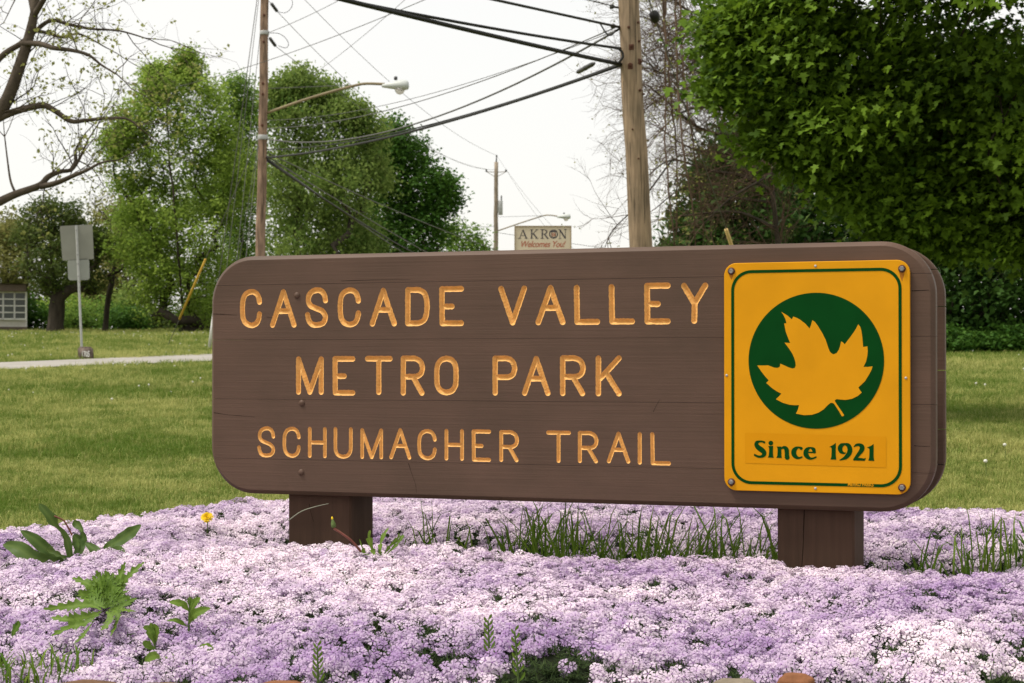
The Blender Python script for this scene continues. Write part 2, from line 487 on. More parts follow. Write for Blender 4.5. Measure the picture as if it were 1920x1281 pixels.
# phlox: clusters of five petalled, notched flowers
M['petal'] = leaf_mat('phlox_petal', (.40, .27, .48), (.88, .77, .84), .2, .7, .05, True)
M['eye'] = mat('phlox_eye', (.20, .07, .26), .7, .2, (50, 50, 50), 0)
M['phlox_leaf'] = leaf_mat('phlox_needles', (.016, .032, .010), (.055, .085, .025), .2)
def flower(c, nrm, r, spin, V, F, mi, T, t0):
    q = np.array(Vector((0, 0, 1)).rotation_difference(Vector(nrm)).to_matrix())
    base = len(V)
    k5 = 5
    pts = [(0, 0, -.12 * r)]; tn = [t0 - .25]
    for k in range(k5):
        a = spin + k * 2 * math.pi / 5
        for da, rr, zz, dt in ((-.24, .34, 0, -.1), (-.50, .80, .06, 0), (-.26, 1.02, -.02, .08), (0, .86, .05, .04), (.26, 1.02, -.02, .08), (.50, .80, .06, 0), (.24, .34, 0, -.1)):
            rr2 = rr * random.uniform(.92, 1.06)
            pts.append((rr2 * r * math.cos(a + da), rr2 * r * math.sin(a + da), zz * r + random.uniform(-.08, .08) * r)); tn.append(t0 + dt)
    P = np.array(pts) @ q.T + np.array(c)
    V.extend(P.tolist()); T.extend(tn)
    for k in range(k5):
        b = base + 1 + k * 7
        F.append((base, b, b + 6)); mi.append(0)
        F.append((b, b + 1, b + 2, b + 3)); mi.append(0)
        F.append((b, b + 3, b + 6)); mi.append(0)
        F.append((b + 3, b + 4, b + 5, b + 6)); mi.append(0)
    e = len(V)
    for k in range(5):
        a = spin + k * 2 * math.pi / 5
        p = np.array([.16 * r * math.cos(a), .16 * r * math.sin(a), .045 * r]) @ q.T + np.array(c)
        V.append(p.tolist()); T.append(0)
    F.append(tuple(range(e, e + 5))); mi.append(1)
clusters = []
for v in range(12):
    V, F, mi, T = [], [], [], []
    n = random.choice((4, 5, 5, 6))
    for i in range(n):
        rad = .025 * math.sqrt((i + .3) / n); an = i * 2.39996 + random.uniform(-.4, .4)
        x, y = rad * math.cos(an), rad * math.sin(an)
        nrm = Vector((x * 34 + random.uniform(-.3, .3), y * 34 + random.uniform(-.3, .3), 1)).normalized()
        flower((x, y, .014 - 26 * rad * rad + random.uniform(-.003, .003)), nrm, random.uniform(.0112, .0136), random.uniform(0, 6), V, F, mi, T, random.uniform(-.12, .12))
    clusters.append(proto('phlox_cluster', V, F, T, (M['petal'], M['eye']), mi))
needles = []
for v in range(4):
    V, F, T = [], [], []
    for i in range(16):
        a = random.uniform(0, 6.28); l = random.uniform(.012, .024); up = random.uniform(.3, 1.2)
        d = np.array([math.cos(a), math.sin(a), up]); d /= np.linalg.norm(d)
        s = np.array([-math.sin(a), math.cos(a), 0]) * .0022
        o0 = np.array([random.uniform(-.02, .02), random.uniform(-.02, .02), 0])
        b = len(V); V += [(o0 - s).tolist(), (o0 + s).tolist(), (o0 + d * l).tolist()]; F.append((b, b + 1, b + 2)); T += [random.random()] * 3
    needles.append(proto('phlox_needle_tuft', V, F, T, (M['phlox_leaf'],)))

def bed_points(dens, margin=0.0):
    A = 7.0 * 4.85
    n = int(A * dens)
    X = RNG.uniform(-3.4, 3.6, n); Y = RNG.uniform(4.0, 8.85, n)
    keep = (Y > bed_front(X) - .02 + margin) & (Y < bed_back(X) + .03 - margin) & (np.abs(X) < .31 * Y + .75)
    return X[keep], Y[keep]
def bed_normal(X, Y, k=1.0):
    e = .03
    gx = (bed_z(X + e, Y) - bed_z(X - e, Y)) / (2 * e); gy = (bed_z(X, Y + e) - bed_z(X, Y - e)) / (2 * e)
    n = np.stack([-gx * k, -gy * k, np.ones_like(gx)], 1)
    return n / np.linalg.norm(n, axis=1)[:, None]
WEED_HOLES = []      # (x, y, radius) where weeds push the phlox aside
def bed_shade(X, Y):
    return fbm(X * 1.1, Y * 1.6, 41, 3), fbm(X * 4, Y * 4, 47, 2)
def bed_gap(X, Y):
    """0..1 how bare the phlox is: the trough under the board, the tired front edge"""
    s, o = sign_so(X, Y)
    g = sstep(-.10, .02, o) * sstep(.78, .50, o) * sstep(-.25, .15, s) * sstep(3.0, 2.65, s) * .985
    g = np.maximum(g, sstep(.85, .0, Y - bed_front(X)) * (.20 + .40 * sstep(.56, .68, fbm(X * 3, Y * 3, 61, 2))) * sstep(-1, 0, fbm(X * 3, Y * 3, 61, 2)) * 1.8)
    g = np.maximum(g, .45 * sstep(.64, .76, fbm(X * 5, Y * 5, 71, 2)))
    return np.clip(g, 0, .985)

# ------------------------------------------------------------------ lawn grass
M['grass'] = leaf_mat('grass_blade', (.10, .175, .022), (.48, .48, .17), .3, .6, .08, True)
M['tall_grass'] = leaf_mat('tall_grass', (.06, .14, .014), (.20, .30, .04), .35, .5, .15)
def tuft(n, h, w, spread, lean):
    V, F, T = [], [], []
    for i in range(n):
        a = random.uniform(0, 6.28); r = spread * math.sqrt(random.random())
        o0 = np.array([r * math.cos(random.uniform(0, 6.28)), r * math.sin(random.uniform(0, 6.28)), -.005])
        hh = h * random.uniform(.55, 1.1); d = np.array([math.cos(a), math.sin(a), 0]); sd = np.array([-math.sin(a), math.cos(a), 0]) * w
        ln = lean * random.uniform(.2, 1.2)
        p1 = o0 + d * hh * ln * .35 + np.array([0, 0, hh * .6]); p2 = o0 + d * hh * ln + np.array([0, 0, hh * (1 - .35 * ln)])
        b = len(V); V += [(o0 - sd).tolist(), (o0 + sd).tolist(), (p1 + sd * .8).tolist(), (p1 - sd * .8).tolist(), p2.tolist()]
        F += [(b, b + 1, b + 2, b + 3), (b + 3, b + 2, b + 4)]; T += [random.uniform(-.3, .3)] * 5
    return V, F, T
tufts = [proto('grass_tuft', *tuft(16, .05, .0016, .05, .8), (M['grass'],)) for _ in range(5)]
def lawn_points():
    out = []
    for y0, y1, dens, sc in ((8.0, 13, 650, .95), (13, 20, 300, 1.25), (20, 32, 110, 1.8), (32, 52, 40, 2.4), (52, 86, 14, 3.4)):
        w = .31 * y1 + 1.6
        n = int((y1 - y0) * 2 * w * dens)
        X = RNG.uniform(-w, w, n); Y = RNG.uniform(y0, y1, n)
        k = (np.abs(X) < .31 * Y + 1.5) & ~on_road(X, Y) & ~((Y < bed_back(X) + .02) & (np.abs(X) < 3.5))
        X, Y = X[k], Y[k]
        out.append((X, Y, np.full(len(X), sc)))
    X = RNG.uniform(-1.7, 1.9, 2600); Y = RNG.uniform(3.5, 4.1, 2600)     # the foot of the bed
    out.append((X, Y, np.full(len(X), 1.1)))
    return [np.concatenate(a) for a in zip(*out)]
GXp, GYp, GS = lawn_points()
n = len(GXp)
patch = fbm(GXp * .45, GYp * .45, 81, 3); fine = fbm(GXp * 2.5, GYp * 2.5, 85, 2)
GSc = GS * (.55 + .8 * RNG.random(n)) * (.75 + .5 * fine)
shade = np.clip(.15 + 1.5 * (patch - .38) + 1.0 * (fine - .5) + RNG.normal(0, .24, n), 0, 1)
scatter('lawn_grass', tufts, np.stack([GXp, GYp, terrain(GXp, GYp)], 1), np.stack([RNG.normal(0, .15, n), RNG.normal(0, .15, n), RNG.uniform(0, 6.28, n)], 1), GSc, shade, RNG.integers(0, 5, n), 'mown green lawn grass rising gently behind the sign')

# white clover heads dotted through the lawn
M['clover'] = mat('clover_white', (.70, .70, .62), .8, .1, (30, 30, 30), 0)
mb = MB(); mb.lathe([(.002, 0), (.009, .003), (.010, .009), (.006, .015), (.001, .017)], (0, 0, .04), 6); mb.tube([(0, 0, 0), (0, 0, .042)], .0012, 3)
clv = proto('clover_head', np.concatenate(mb.v), mb.f, [0] * mb.n, (M['clover'],), None, True)
CXs, CYs = [], []
for (y0, y1, nn) in ((9, 20, 5), (20, 32, 30), (32, 60, 130), (60, 74, 500)):
    w = .31 * y1 + 1; X = RNG.uniform(-w, w, nn * 3); Y = RNG.uniform(y0, y1, nn * 3)
    k = (fbm(X * .3, Y * .3, 91, 2) > .5) & ~on_road(X, Y) & (np.abs(X) < .31 * Y + 1); CXs.append(X[k]); CYs.append(Y[k])
CXs, CYs = np.concatenate(CXs), np.concatenate(CYs); n = len(CXs)
scatter('clover_flowers', [clv], np.stack([CXs, CYs, terrain(CXs, CYs)], 1), np.zeros((n, 3)), RNG.uniform(.8, 1.5, n) * (1 + CYs / 110), np.zeros(n), np.zeros(n), 'tiny white clover heads dotted over the lawn')
# ------------------------------------------------------------------ trees
def leaf_cloud(name, C, tc, mat_, parent, size, shape='oval', droop=.2, upbias=.5, face=None):
    """one crown mesh of separate leaves: C leaf centres, tc tint of each"""
    n = len(C)
    if shape == 'maple':
        out = [(0, 0), (.38, -.03), (.27, .15), (.60, .35), (.16, .45), (.24, .74), (0, 1.02)]
        out = out + [(-x, y) for x, y in out[-2:0:-1]]
        T = np.array([(0, .36, .0)] + [(x, y, .10 * abs(x) - .10 * y * y) for x, y in out])
        k = len(out); F = np.array([(0, 1 + i, 1 + (i + 1) % k) for i in range(k)])
    else:
        T = np.array([(0, 0, 0), (.34, .45, .10), (0, 1.0, -.08), (-.34, .45, .10)])
        F = np.array([(0, 1, 2), (0, 2, 3)])
    T = T - np.array([0, .45, 0])
    nrm = RNG.normal(0, 1, (n, 3)); nrm /= np.linalg.norm(nrm, axis=1)[:, None]
    nrm[:, 2] = np.abs(nrm[:, 2]) + upbias; nrm /= np.linalg.norm(nrm, axis=1)[:, None]
    if face is not None:
        nrm = face + RNG.normal(0, .36, (n, 3)); nrm /= np.linalg.norm(nrm, axis=1)[:, None]
    d = RNG.normal(0, 1, (n, 3)); d[:, 2] -= droop * 2
    d -= (d * nrm).sum(1)[:, None] * nrm; d /= np.linalg.norm(d, axis=1)[:, None] + 1e-9
    s = np.cross(d, nrm)
    S = size * RNG.uniform(.5, 1.3, n)
    V = C[:, None, :] + S[:, None, None] * (T[None, :, 0:1] * s[:, None, :] + T[None, :, 1:2] * d[:, None, :] + T[None, :, 2:3] * nrm[:, None, :])
    k = len(T)
    FF = (F[None] + (np.arange(n) * k)[:, None, None]).reshape(-1, 3)
    me = new_mesh(name, V.reshape(-1, 3), FF)
    a = me.attributes.new('tint', 'FLOAT', 'POINT'); a.data.foreach_set('value', np.repeat(tc, k).astype(np.float32))
    return obj(name, me, mat_, parent)

def grow(trunk, targets, step, wob=.12):
    """limbs from a trunk line out to every target; returns nodes, parents, load"""
    P = [np.array(p, float) for p in trunk]; par = [-1] + list(range(len(trunk) - 1))
    base = P[0]
    order = np.argsort(np.linalg.norm(targets - base, axis=1))
    tips = []
    for t in targets[order]:
        A = np.array(P); dv = t - A; d = np.linalg.norm(dv, axis=1)
        cost = d + 2.2 * np.maximum(0, A[:, 2] - t[2] + .45 * d) + np.where(np.arange(len(A)) < len(trunk) * .30, 2.0, 0)
        i = int(np.argmin(cost)); dist = d[i]
        m = max(1, int(dist / step))
        up = np.array([0, 0, .18 * dist])
        prev = i
        for k in range(1, m + 1):
            f = k / m
            q = A[i] + dv[i] * f + up * math.sin(math.pi * f) * .6 + (RNG.normal(0, wob * step, 3) if k < m else 0)
            P.append(q); par.append(prev); prev = len(P) - 1
        tips.append(prev)
    load = np.zeros(len(P)); load[tips] = 1
    for i in range(len(P) - 1, 0, -1): load[par[i]] += load[i]
    return np.array(P), np.array(par), load
def limb_tubes(mb, P, par, load, r0, rtip, ntr, power=.5):
    tot = load[0] or 1
    R = np.maximum(rtip, r0 * (load / tot) ** power)
    R[:ntr] = np.maximum(R[:ntr], 0)
    kids = [[] for _ in P]
    for i in range(1, len(P)): kids[par[i]].append(i)
    stack = [(0, None)]
    while stack:
        i, prev = stack.pop()
        path = [] if prev is None else [prev]
        while True:
            path.append(i)
            ks = sorted(kids[i], key=lambda k: -load[k])
            for k in ks[1:]: stack.append((k, i))
            if not ks: break
            i = ks[0]
        if len(path) < 2: continue
        rr = R[path].copy()
        if prev is not None: rr[0] = min(rr[0], rr[1] * 1.25)
        else: rr[0] *= 1.35
        mb.tube(P[path], rr, 7 if rr[min(1, len(rr) - 1)] > .05 else (4 if rr[0] > .02 else 3), False)

def tree(name, label, cat, Y, trunk_px, r0, blobs, leaf, bark, size=.14, per=42, subs=13, sub_r=.42, group=None, shape='oval', droop=.2, deep=.9, upbias=.5, flat=.62, step=.5, rtip=.007, spray=None, copies=1, tintlo=0., trunk_name='trunk'):
    base = at(trunk_px[0][0], trunk_px[0][1], Y); base[2] = zt(base[0], base[1])
    root = thing(name, label, cat, base, 0, group)
    tr = [base - np.array([0, 0, .15])]
    for px, py, dy in trunk_px[1:]: tr.append(at(px, py, Y + dy))
    tr = np.array(tr)
    # resample the trunk
    L = np.concatenate([[0], np.cumsum(np.linalg.norm(np.diff(tr, axis=0), axis=1))])
    n = max(4, int(L[-1] / step)); u = np.linspace(0, L[-1], n)
    tr = np.stack([np.interp(u, L, tr[:, k]) for k in range(3)], 1)
    tr[1:-1] += RNG.normal(0, .03 * step, (n - 2, 3))
    Tg, Ls, Tc, Fc = [], [], [], []
    for b in blobs:
        px, py, rp = b[:3]; R = rp * Y / FPX
        for cpy in range(copies + 1):
            dy = (b[3] if len(b) > 3 else 0) + (RNG.uniform(-.4, .4) if cpy == 0 else RNG.choice([-1, 1]) * RNG.uniform(.5, 1.5)) * R * deep
            c = at(px, py, Y + dy)
            for _ in range(max(3, int(subs * RNG.uniform(.75, 1.25)))):
                v = RNG.normal(0, 1, 3); v /= np.linalg.norm(v)
                q = c + v * R * (RNG.random() ** .42 * 1.0 + (RNG.random() < .18) * RNG.uniform(0, .45)) * np.array([1, 1, .95])
                if q[2] < zt(q[0], q[1]) + .12: q[2] = zt(q[0], q[1]) + .12 + RNG.uniform(0, .3)
                Tg.append(q)
                k = max(4, int(per * RNG.uniform(.5, 1.4)))
                pos = q + RNG.normal(0, sub_r * .55, (k, 3)) * np.array([1, 1, flat])
                if spray is not None:
                    fv = np.array(spray) + RNG.normal(0, .35, 3)
                    fv /= np.linalg.norm(fv); rel = pos - q
                    pos = q + rel - .75 * (rel @ fv)[:, None] * fv      # leaves of one spray lie about a plane
                    Fc.append(np.repeat(fv[None], k, 0))
                Ls.append(pos); Tc.append(np.clip(tintlo + RNG.normal(.42, .16) + RNG.normal(0, .13, k), 0, 1))
    Tg = np.array(Tg)
    P, par, load = grow(tr, Tg, step)
    mb = MB(); limb_tubes(mb, P - base, par, load, r0, rtip, n, .78)
    mb.build(trunk_name, bark, root, True)
    C = np.concatenate(Ls); tc = np.concatenate(Tc)
    g = terrain(C[:, 0], C[:, 1]); C[:, 2] = np.maximum(C[:, 2], g + .03)
    leaf_cloud('crown', C - base, tc, leaf, root, size, shape, droop, upbias, np.concatenate(Fc) if Fc else None)
    return root

LF = {
    'mid': leaf_mat('leaf_mid_green', (.06, .14, .022), (.23, .35, .065), .44),
    'light': leaf_mat('leaf_light_green', (.115, .205, .026), (.37, .50, .10), .48),
    'dark': leaf_mat('leaf_dark_green', (.028, .085, .012), (.095, .20, .03), .3),
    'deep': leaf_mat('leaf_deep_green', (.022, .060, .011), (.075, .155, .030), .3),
    'olive': leaf_mat('leaf_olive', (.10, .12, .03), (.33, .32, .11), .4),
    'maple': leaf_mat('leaf_maple', (.024, .062, .006), (.205, .34, .030), .30, .5, .1),
    'oak': leaf_mat('leaf_oak', (.038, .07, .014), (.14, .18, .045), .35),
    'bud': leaf_mat('leaf_bud', (.17, .20, .05), (.34, .36, .12), .4),
    'weep': leaf_mat('leaf_weeping', (.085, .16, .03), (.29, .38, .10), .46),
}
FARG = 'trees along the far edge of the lawn'
tree('broadleaf_tree', 'tall open light green tree with dark forking trunk between bare tree and left utility pole', 'tree', 76,
     [(345, 625, 0), (338, 520, -1.2), (328, 400, -1.5), (318, 300, -1.2), (312, 210, -.6), (330, 150, 0)], .30,
     [(350, 112, 16), (346, 140, 26), (292, 140, 14), (352, 170, 44), (300, 160, 36), (275, 185, 30), (390, 185, 36), (245, 225, 34), (300, 225, 50), (365, 235, 54), (415, 245, 34), (262, 275, 40), (330, 300, 54), (395, 310, 46), (285, 345, 50), (360, 370, 52),
      (410, 390, 40), (310, 420, 50), (375, 450, 56), (280, 470, 44), (330, 510, 54), (400, 520, 50), (290, 560, 40), (370, 575, 46), (230, 255, 26), (215, 275, 26), (236, 335, 34), (246, 400, 34), (240, 470, 40), (432, 300, 40), (440, 350, 44)],
     LF['light'], M['bark'], size=.15, per=46, subs=21, sub_r=.44, flat=.9, group=FARG)
tree('slender_tree', 'thin mid green tree crown showing just left of the left utility pole', 'tree', 82,
     [(452, 618, 0), (455, 480, 0), (450, 350, 0), (447, 240, 0), (446, 170, 0)], .12,
     [(446, 165, 26), (440, 200, 34), (475, 195, 32), (465, 240, 38), (430, 265, 34), (455, 300, 44), (470, 350, 44), (440, 385, 42), (465, 430, 48), (440, 480, 44), (470, 520, 44), (430, 560, 40)],
     LF['mid'], M['bark'], size=.15, per=46, subs=19, sub_r=.44, flat=.9, group=FARG)
tree('weeping_tree', 'big soft green tree with feathery top behind the left lamp arm', 'tree', 72,
     [(565, 628, 0), (560, 520, 0), (552, 420, 0), (575, 320, .2), (590, 230, 0)], .30,
     [(560, 155, 28), (530, 165, 22), (590, 165, 36), (620, 185, 34), (525, 205, 36), (570, 215, 48), (635, 230, 46), (665, 215, 26), (685, 245, 36), (545, 275, 52), (610, 290, 58), (670, 290, 46), (530, 340, 46), (590, 360, 58),
      (650, 350, 56), (700, 330, 34), (540, 410, 50), (605, 430, 58), (665, 420, 50), (560, 480, 54), (630, 490, 54), (690, 470, 36), (600, 550, 60), (540, 560, 50)],
     LF['weep'], M['bark'], size=.15, per=44, subs=25, sub_r=.44, flat=.9, droop=.7, upbias=.1, group=FARG)
tree('round_maple', 'dense dark green maple with rounded right edge behind the lamp wires', 'tree', 80,
     [(765, 622, 0), (765, 540, 0), (760, 440, 0), (755, 340, 0)], .3,
     [(735, 250, 26), (715, 275, 36), (755, 275, 34), (780, 300, 40), (725, 320, 46), (800, 345, 42), (765, 355, 48), (832, 350, 24), (830, 375, 26), (790, 395, 46), (730, 390, 50), (760, 440, 52), (810, 430, 34), (710, 450, 46), (770, 500, 50), (730, 540, 50)],
     LF['dark'], M['bark'], size=.19, per=40, subs=14, sub_r=.6, group=FARG, copies=2)
tree('small_tree', 'low green tree showing just above the board left of the far pole', 'tree', 96,
     [(860, 612, 0), (862, 540, 0), (860, 470, 0)], .14,
     [(850, 432, 18), (885, 445, 22), (840, 455, 26), (865, 470, 28), (900, 468, 14), (820, 470, 26), (850, 500, 34), (890, 505, 28)],
     LF['mid'], M['bark'], size=.2, per=26, subs=9, sub_r=.6, group=FARG)
tree('oak_tree', 'dark spreading tree with thick trunk left of the backs of road signs', 'tree', 77,
     [(103, 626, 0), (104, 590, 0), (108, 555, 0), (98, 500, 0), (92, 440, 0)], .36,
     [(95, 390, 26), (70, 410, 30), (125, 400, 30), (50, 440, 30), (90, 440, 42), (140, 435, 34), (75, 490, 44), (125, 490, 46), (165, 470, 34), (165, 520, 34), (95, 535, 26), (185, 440, 24)],
     LF['oak'], M['bark'], size=.15, per=36, subs=17, sub_r=.42, group=FARG, step=.4)
tree('thin_tree', 'thin nearly leafless tree between the dark oak and the tall green tree', 'tree', 79,
     [(196, 623, 0), (203, 560, 0), (214, 500, .2), (224, 440, 0), (220, 385, 0)], .13,
     [(215, 350, 40), (190, 380, 34), (245, 390, 40), (225, 430, 48), (190, 440, 34), (250, 460, 40), (210, 490, 40)],
     LF['bud'], M['bark'], size=.10, per=5, subs=16, sub_r=.6, group=FARG, rtip=.014)
tree('yellow_tree', 'yellow green tree top far behind the oak at the photo edge', 'tree', 105,
     [(8, 605, 0), (10, 530, 0), (12, 450, 0)], .2, [(10, 425, 26), (-20, 440, 34), (35, 450, 26), (15, 470, 40), (-25, 500, 44), (30, 520, 44)],
     LF['olive'], M['bark'], size=.24, per=26, subs=9, sub_r=.8, group=FARG)
tree('pale_tree', 'pale olive bushy tree far behind the thin leafless tree', 'tree', 104,
     [(235, 606, 0), (236, 540, 0), (234, 470, 0)], .2, [(235, 420, 36), (200, 460, 40), (255, 470, 42), (225, 510, 48), (180, 520, 42), (270, 540, 42), (150, 560, 42), (215, 570, 40)],
     LF['olive'], M['bark'], size=.24, per=26, subs=9, sub_r=.8, group=FARG)
BKG = 'trees behind the front row of far trees'
for i, (px, lab, bl) in enumerate([(300, 'green tree mass behind the tall light green tree', [(270, 420, 60), (330, 400, 60), (300, 490, 70), (260, 560, 60), (350, 560, 64)]),
                                   (430, 'green tree mass behind the guy wires', [(400, 380, 60), (450, 340, 56), (430, 460, 70), (400, 550, 66), (470, 550, 64)]),
                                   (570, 'green tree mass behind the big soft green tree', [(540, 340, 60), (600, 330, 64), (560, 430, 70), (620, 450, 70), (570, 550, 70)]),
                                   (690, 'green tree mass behind the round dark maple', [(660, 360, 60), (710, 380, 60), (680, 470, 66), (740, 500, 66), (690, 560, 66)]),
                                   (225, 'pale green tree mass between the oak and the tall green tree', [(220, 410, 50), (190, 470, 60), (250, 480, 60), (170, 560, 56), (230, 560, 60)]),
                                   (15, 'pale green tree mass above the house roof', [(10, 440, 46), (-30, 480, 56), (40, 500, 50), (10, 560, 56)]),
                                   (130, 'green tree mass behind the dark oak', [(90, 470, 56), (150, 490, 56), (60, 550, 56), (120, 560, 60), (180, 560, 56)])]):
    tree('broadleaf_tree', lab, 'tree', 97 + i, [(px, 606, 0), (px, 500, 0), (px + 3, 400, 0)], .2, bl, LF[('weep', 'mid', 'weep', 'mid', 'olive', 'olive', 'weep')[i]], M['bark'], size=.22, per=50, subs=19, sub_r=.75, group=BKG)
SHRG = 'shrubs under the far trees'
for i, (px, py, r, lf, lab) in enumerate([
        (70, 590, 30, 'dark', 'dark shrub beside the pale porch windows'), (150, 600, 30, 'mid', 'green shrub behind the sign post and its block'),
        (195, 585, 36, 'mid', 'taller green shrub right of the sign post'), (240, 595, 32, 'dark', 'dark shrub under the thin leafless tree'),
        (285, 600, 30, 'oak', 'brownish shrub left of the yellow guy guard'), (330, 605, 26, 'dark', 'low dark shrub behind the yellow guy guard'),
        (385, 598, 32, 'oak', 'brownish green shrub near the white guy guard'), (430, 600, 34, 'mid', 'green shrub half hidden by the left end of the board'),
        (120, 570, 34, 'light', 'light green shrub under the oak branches'), (20, 575, 34, 'dark', 'dark shrub showing above the porch roof')]):
    Yb = 83 + (i % 3) * 2.2
    tree('shrub', lab, 'shrub', Yb, [(px, 622, 0), (px, 606, 0), (px + 2, py, 0)], .05,
         [(px, py, r), (px - r * .6, py + 10, r * .7), (px + r * .6, py + 8, r * .7)], LF[lf], M['bark'], size=.17, per=34, subs=12, sub_r=.5, group=SHRG, step=.4, trunk_name='stem')

# dark wood on the right
WG = 'trees of the dark wood on the right'
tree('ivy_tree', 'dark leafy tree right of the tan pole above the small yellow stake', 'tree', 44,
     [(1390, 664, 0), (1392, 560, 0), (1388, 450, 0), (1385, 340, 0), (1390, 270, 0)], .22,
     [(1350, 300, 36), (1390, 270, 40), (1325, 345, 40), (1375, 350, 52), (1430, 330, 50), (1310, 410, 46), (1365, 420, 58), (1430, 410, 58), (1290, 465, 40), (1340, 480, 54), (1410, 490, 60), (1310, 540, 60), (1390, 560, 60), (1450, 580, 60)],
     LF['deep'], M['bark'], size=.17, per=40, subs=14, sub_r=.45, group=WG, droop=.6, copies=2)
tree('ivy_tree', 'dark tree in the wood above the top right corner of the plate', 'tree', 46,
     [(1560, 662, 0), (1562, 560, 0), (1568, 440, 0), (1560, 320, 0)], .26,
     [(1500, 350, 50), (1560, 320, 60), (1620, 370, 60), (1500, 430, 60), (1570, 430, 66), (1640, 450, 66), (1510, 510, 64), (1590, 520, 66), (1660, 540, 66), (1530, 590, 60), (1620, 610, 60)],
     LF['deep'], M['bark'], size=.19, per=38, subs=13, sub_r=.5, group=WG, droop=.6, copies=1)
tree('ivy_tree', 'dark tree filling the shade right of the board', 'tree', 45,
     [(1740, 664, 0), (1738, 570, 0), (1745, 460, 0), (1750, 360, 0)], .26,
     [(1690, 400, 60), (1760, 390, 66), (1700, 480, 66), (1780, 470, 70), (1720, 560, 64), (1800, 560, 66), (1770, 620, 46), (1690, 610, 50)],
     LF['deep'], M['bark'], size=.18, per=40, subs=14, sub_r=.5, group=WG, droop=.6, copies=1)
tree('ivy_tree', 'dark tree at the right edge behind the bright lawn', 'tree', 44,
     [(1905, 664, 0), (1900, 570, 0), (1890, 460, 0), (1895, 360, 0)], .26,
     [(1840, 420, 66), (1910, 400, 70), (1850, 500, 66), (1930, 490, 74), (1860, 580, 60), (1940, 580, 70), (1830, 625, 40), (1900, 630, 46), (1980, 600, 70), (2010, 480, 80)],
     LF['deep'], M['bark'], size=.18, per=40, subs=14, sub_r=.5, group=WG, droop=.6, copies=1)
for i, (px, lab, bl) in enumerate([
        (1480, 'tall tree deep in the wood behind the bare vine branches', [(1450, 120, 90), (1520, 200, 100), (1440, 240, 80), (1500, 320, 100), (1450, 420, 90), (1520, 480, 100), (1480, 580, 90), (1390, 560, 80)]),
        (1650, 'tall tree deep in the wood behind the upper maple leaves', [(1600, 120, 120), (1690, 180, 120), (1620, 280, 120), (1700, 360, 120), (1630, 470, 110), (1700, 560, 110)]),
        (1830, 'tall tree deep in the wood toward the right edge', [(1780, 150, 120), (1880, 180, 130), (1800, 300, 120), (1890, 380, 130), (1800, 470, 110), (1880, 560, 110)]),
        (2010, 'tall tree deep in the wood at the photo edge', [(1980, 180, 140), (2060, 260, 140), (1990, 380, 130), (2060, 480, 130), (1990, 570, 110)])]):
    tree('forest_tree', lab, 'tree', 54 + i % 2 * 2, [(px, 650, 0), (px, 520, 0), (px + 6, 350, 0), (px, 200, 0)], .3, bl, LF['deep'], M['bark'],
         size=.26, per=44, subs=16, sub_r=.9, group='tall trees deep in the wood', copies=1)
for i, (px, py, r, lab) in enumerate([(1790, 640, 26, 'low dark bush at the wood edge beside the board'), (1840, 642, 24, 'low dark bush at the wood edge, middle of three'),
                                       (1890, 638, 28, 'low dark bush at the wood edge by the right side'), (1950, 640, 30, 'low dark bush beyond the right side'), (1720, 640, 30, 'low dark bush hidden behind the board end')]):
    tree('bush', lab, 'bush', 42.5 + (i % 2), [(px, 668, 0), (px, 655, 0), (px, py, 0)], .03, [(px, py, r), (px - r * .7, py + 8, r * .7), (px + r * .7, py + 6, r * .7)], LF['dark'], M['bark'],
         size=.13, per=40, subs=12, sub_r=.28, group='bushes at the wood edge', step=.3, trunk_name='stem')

# the near maple reaching in from the upper right
tree('maple_tree', 'near maple with bright lobed leaves hanging over the upper right', 'tree', 18,
     [(2560, 760, 1.0), (2520, 560, 1.2), (2430, 350, 1.4), (2320, 120, 1.4), (2200, -80, 1.2)], .16,
     [(1412, 40, 40), (1395, 105, 30), (1440, 90, 50), (1440, 165, 44), (1500, 60, 70), (1505, 150, 64), (1478, 225, 36), (1555, 215, 64), (1600, 100, 90), (1590, 275, 44), (1640, 215, 70), (1680, 290, 60), (1700, 120, 100), (1740, 235, 80),
      (1650, 330, 34), (1755, 320, 56), (1800, 130, 110), (1830, 245, 86), (1830, 345, 46), (1900, 160, 110), (1920, 280, 90), (1930, 380, 50), (1770, 395, 26), (1462, 258, 16), (1530, 292, 20), (1600, 330, 18), (1655, 372, 20), (1715, 428, 22), (1800, 430, 26), (1868, 440, 28), (1935, 452, 26), (1385, 160, 16), (1372, 40, 18), (1980, 240, 110), (2010, 370, 90), (2080, 160, 120), (2100, 320, 120),
      (1700, 400, 34), (1500, -50, 80), (1420, -40, 50), (1620, -60, 110), (1780, -80, 120), (1950, -60, 130), (2120, -40, 140), (1700, -220, 150), (1900, -260, 180), (2120, -230, 190), (2250, 150, 160), (2280, 0, 180), (2350, 250, 150),
      (1760, -180, 160, -1.5), (1960, -160, 170, -2.5), (1850, -330, 200, -3), (2100, -330, 220, -3.5), (2250, -150, 200, -3), (2500, -800, 300, -6), (3100, -900, 400, -8), (3100, -300, 350, -8), (3600, -1200, 500, -10), (3800, -500, 500, -10),
      (2000, -560, 260, -4), (1760, -420, 200, -2.5), (2350, -650, 300, -5), (2200, -900, 320, -7), (2700, -1100, 340, -7), (2000, -800, 240, -5), (2500, -420, 260, -4), (1650, -330, 160, -1.5)],
     LF['maple'], M['bark'], size=.088, per=62, subs=17, sub_r=.40, flat=.7, spray=(-.30, -.34, .82), shape='maple', droop=1.1, deep=1.2, upbias=.8, step=.25, rtip=.006, copies=1, tintlo=.08)

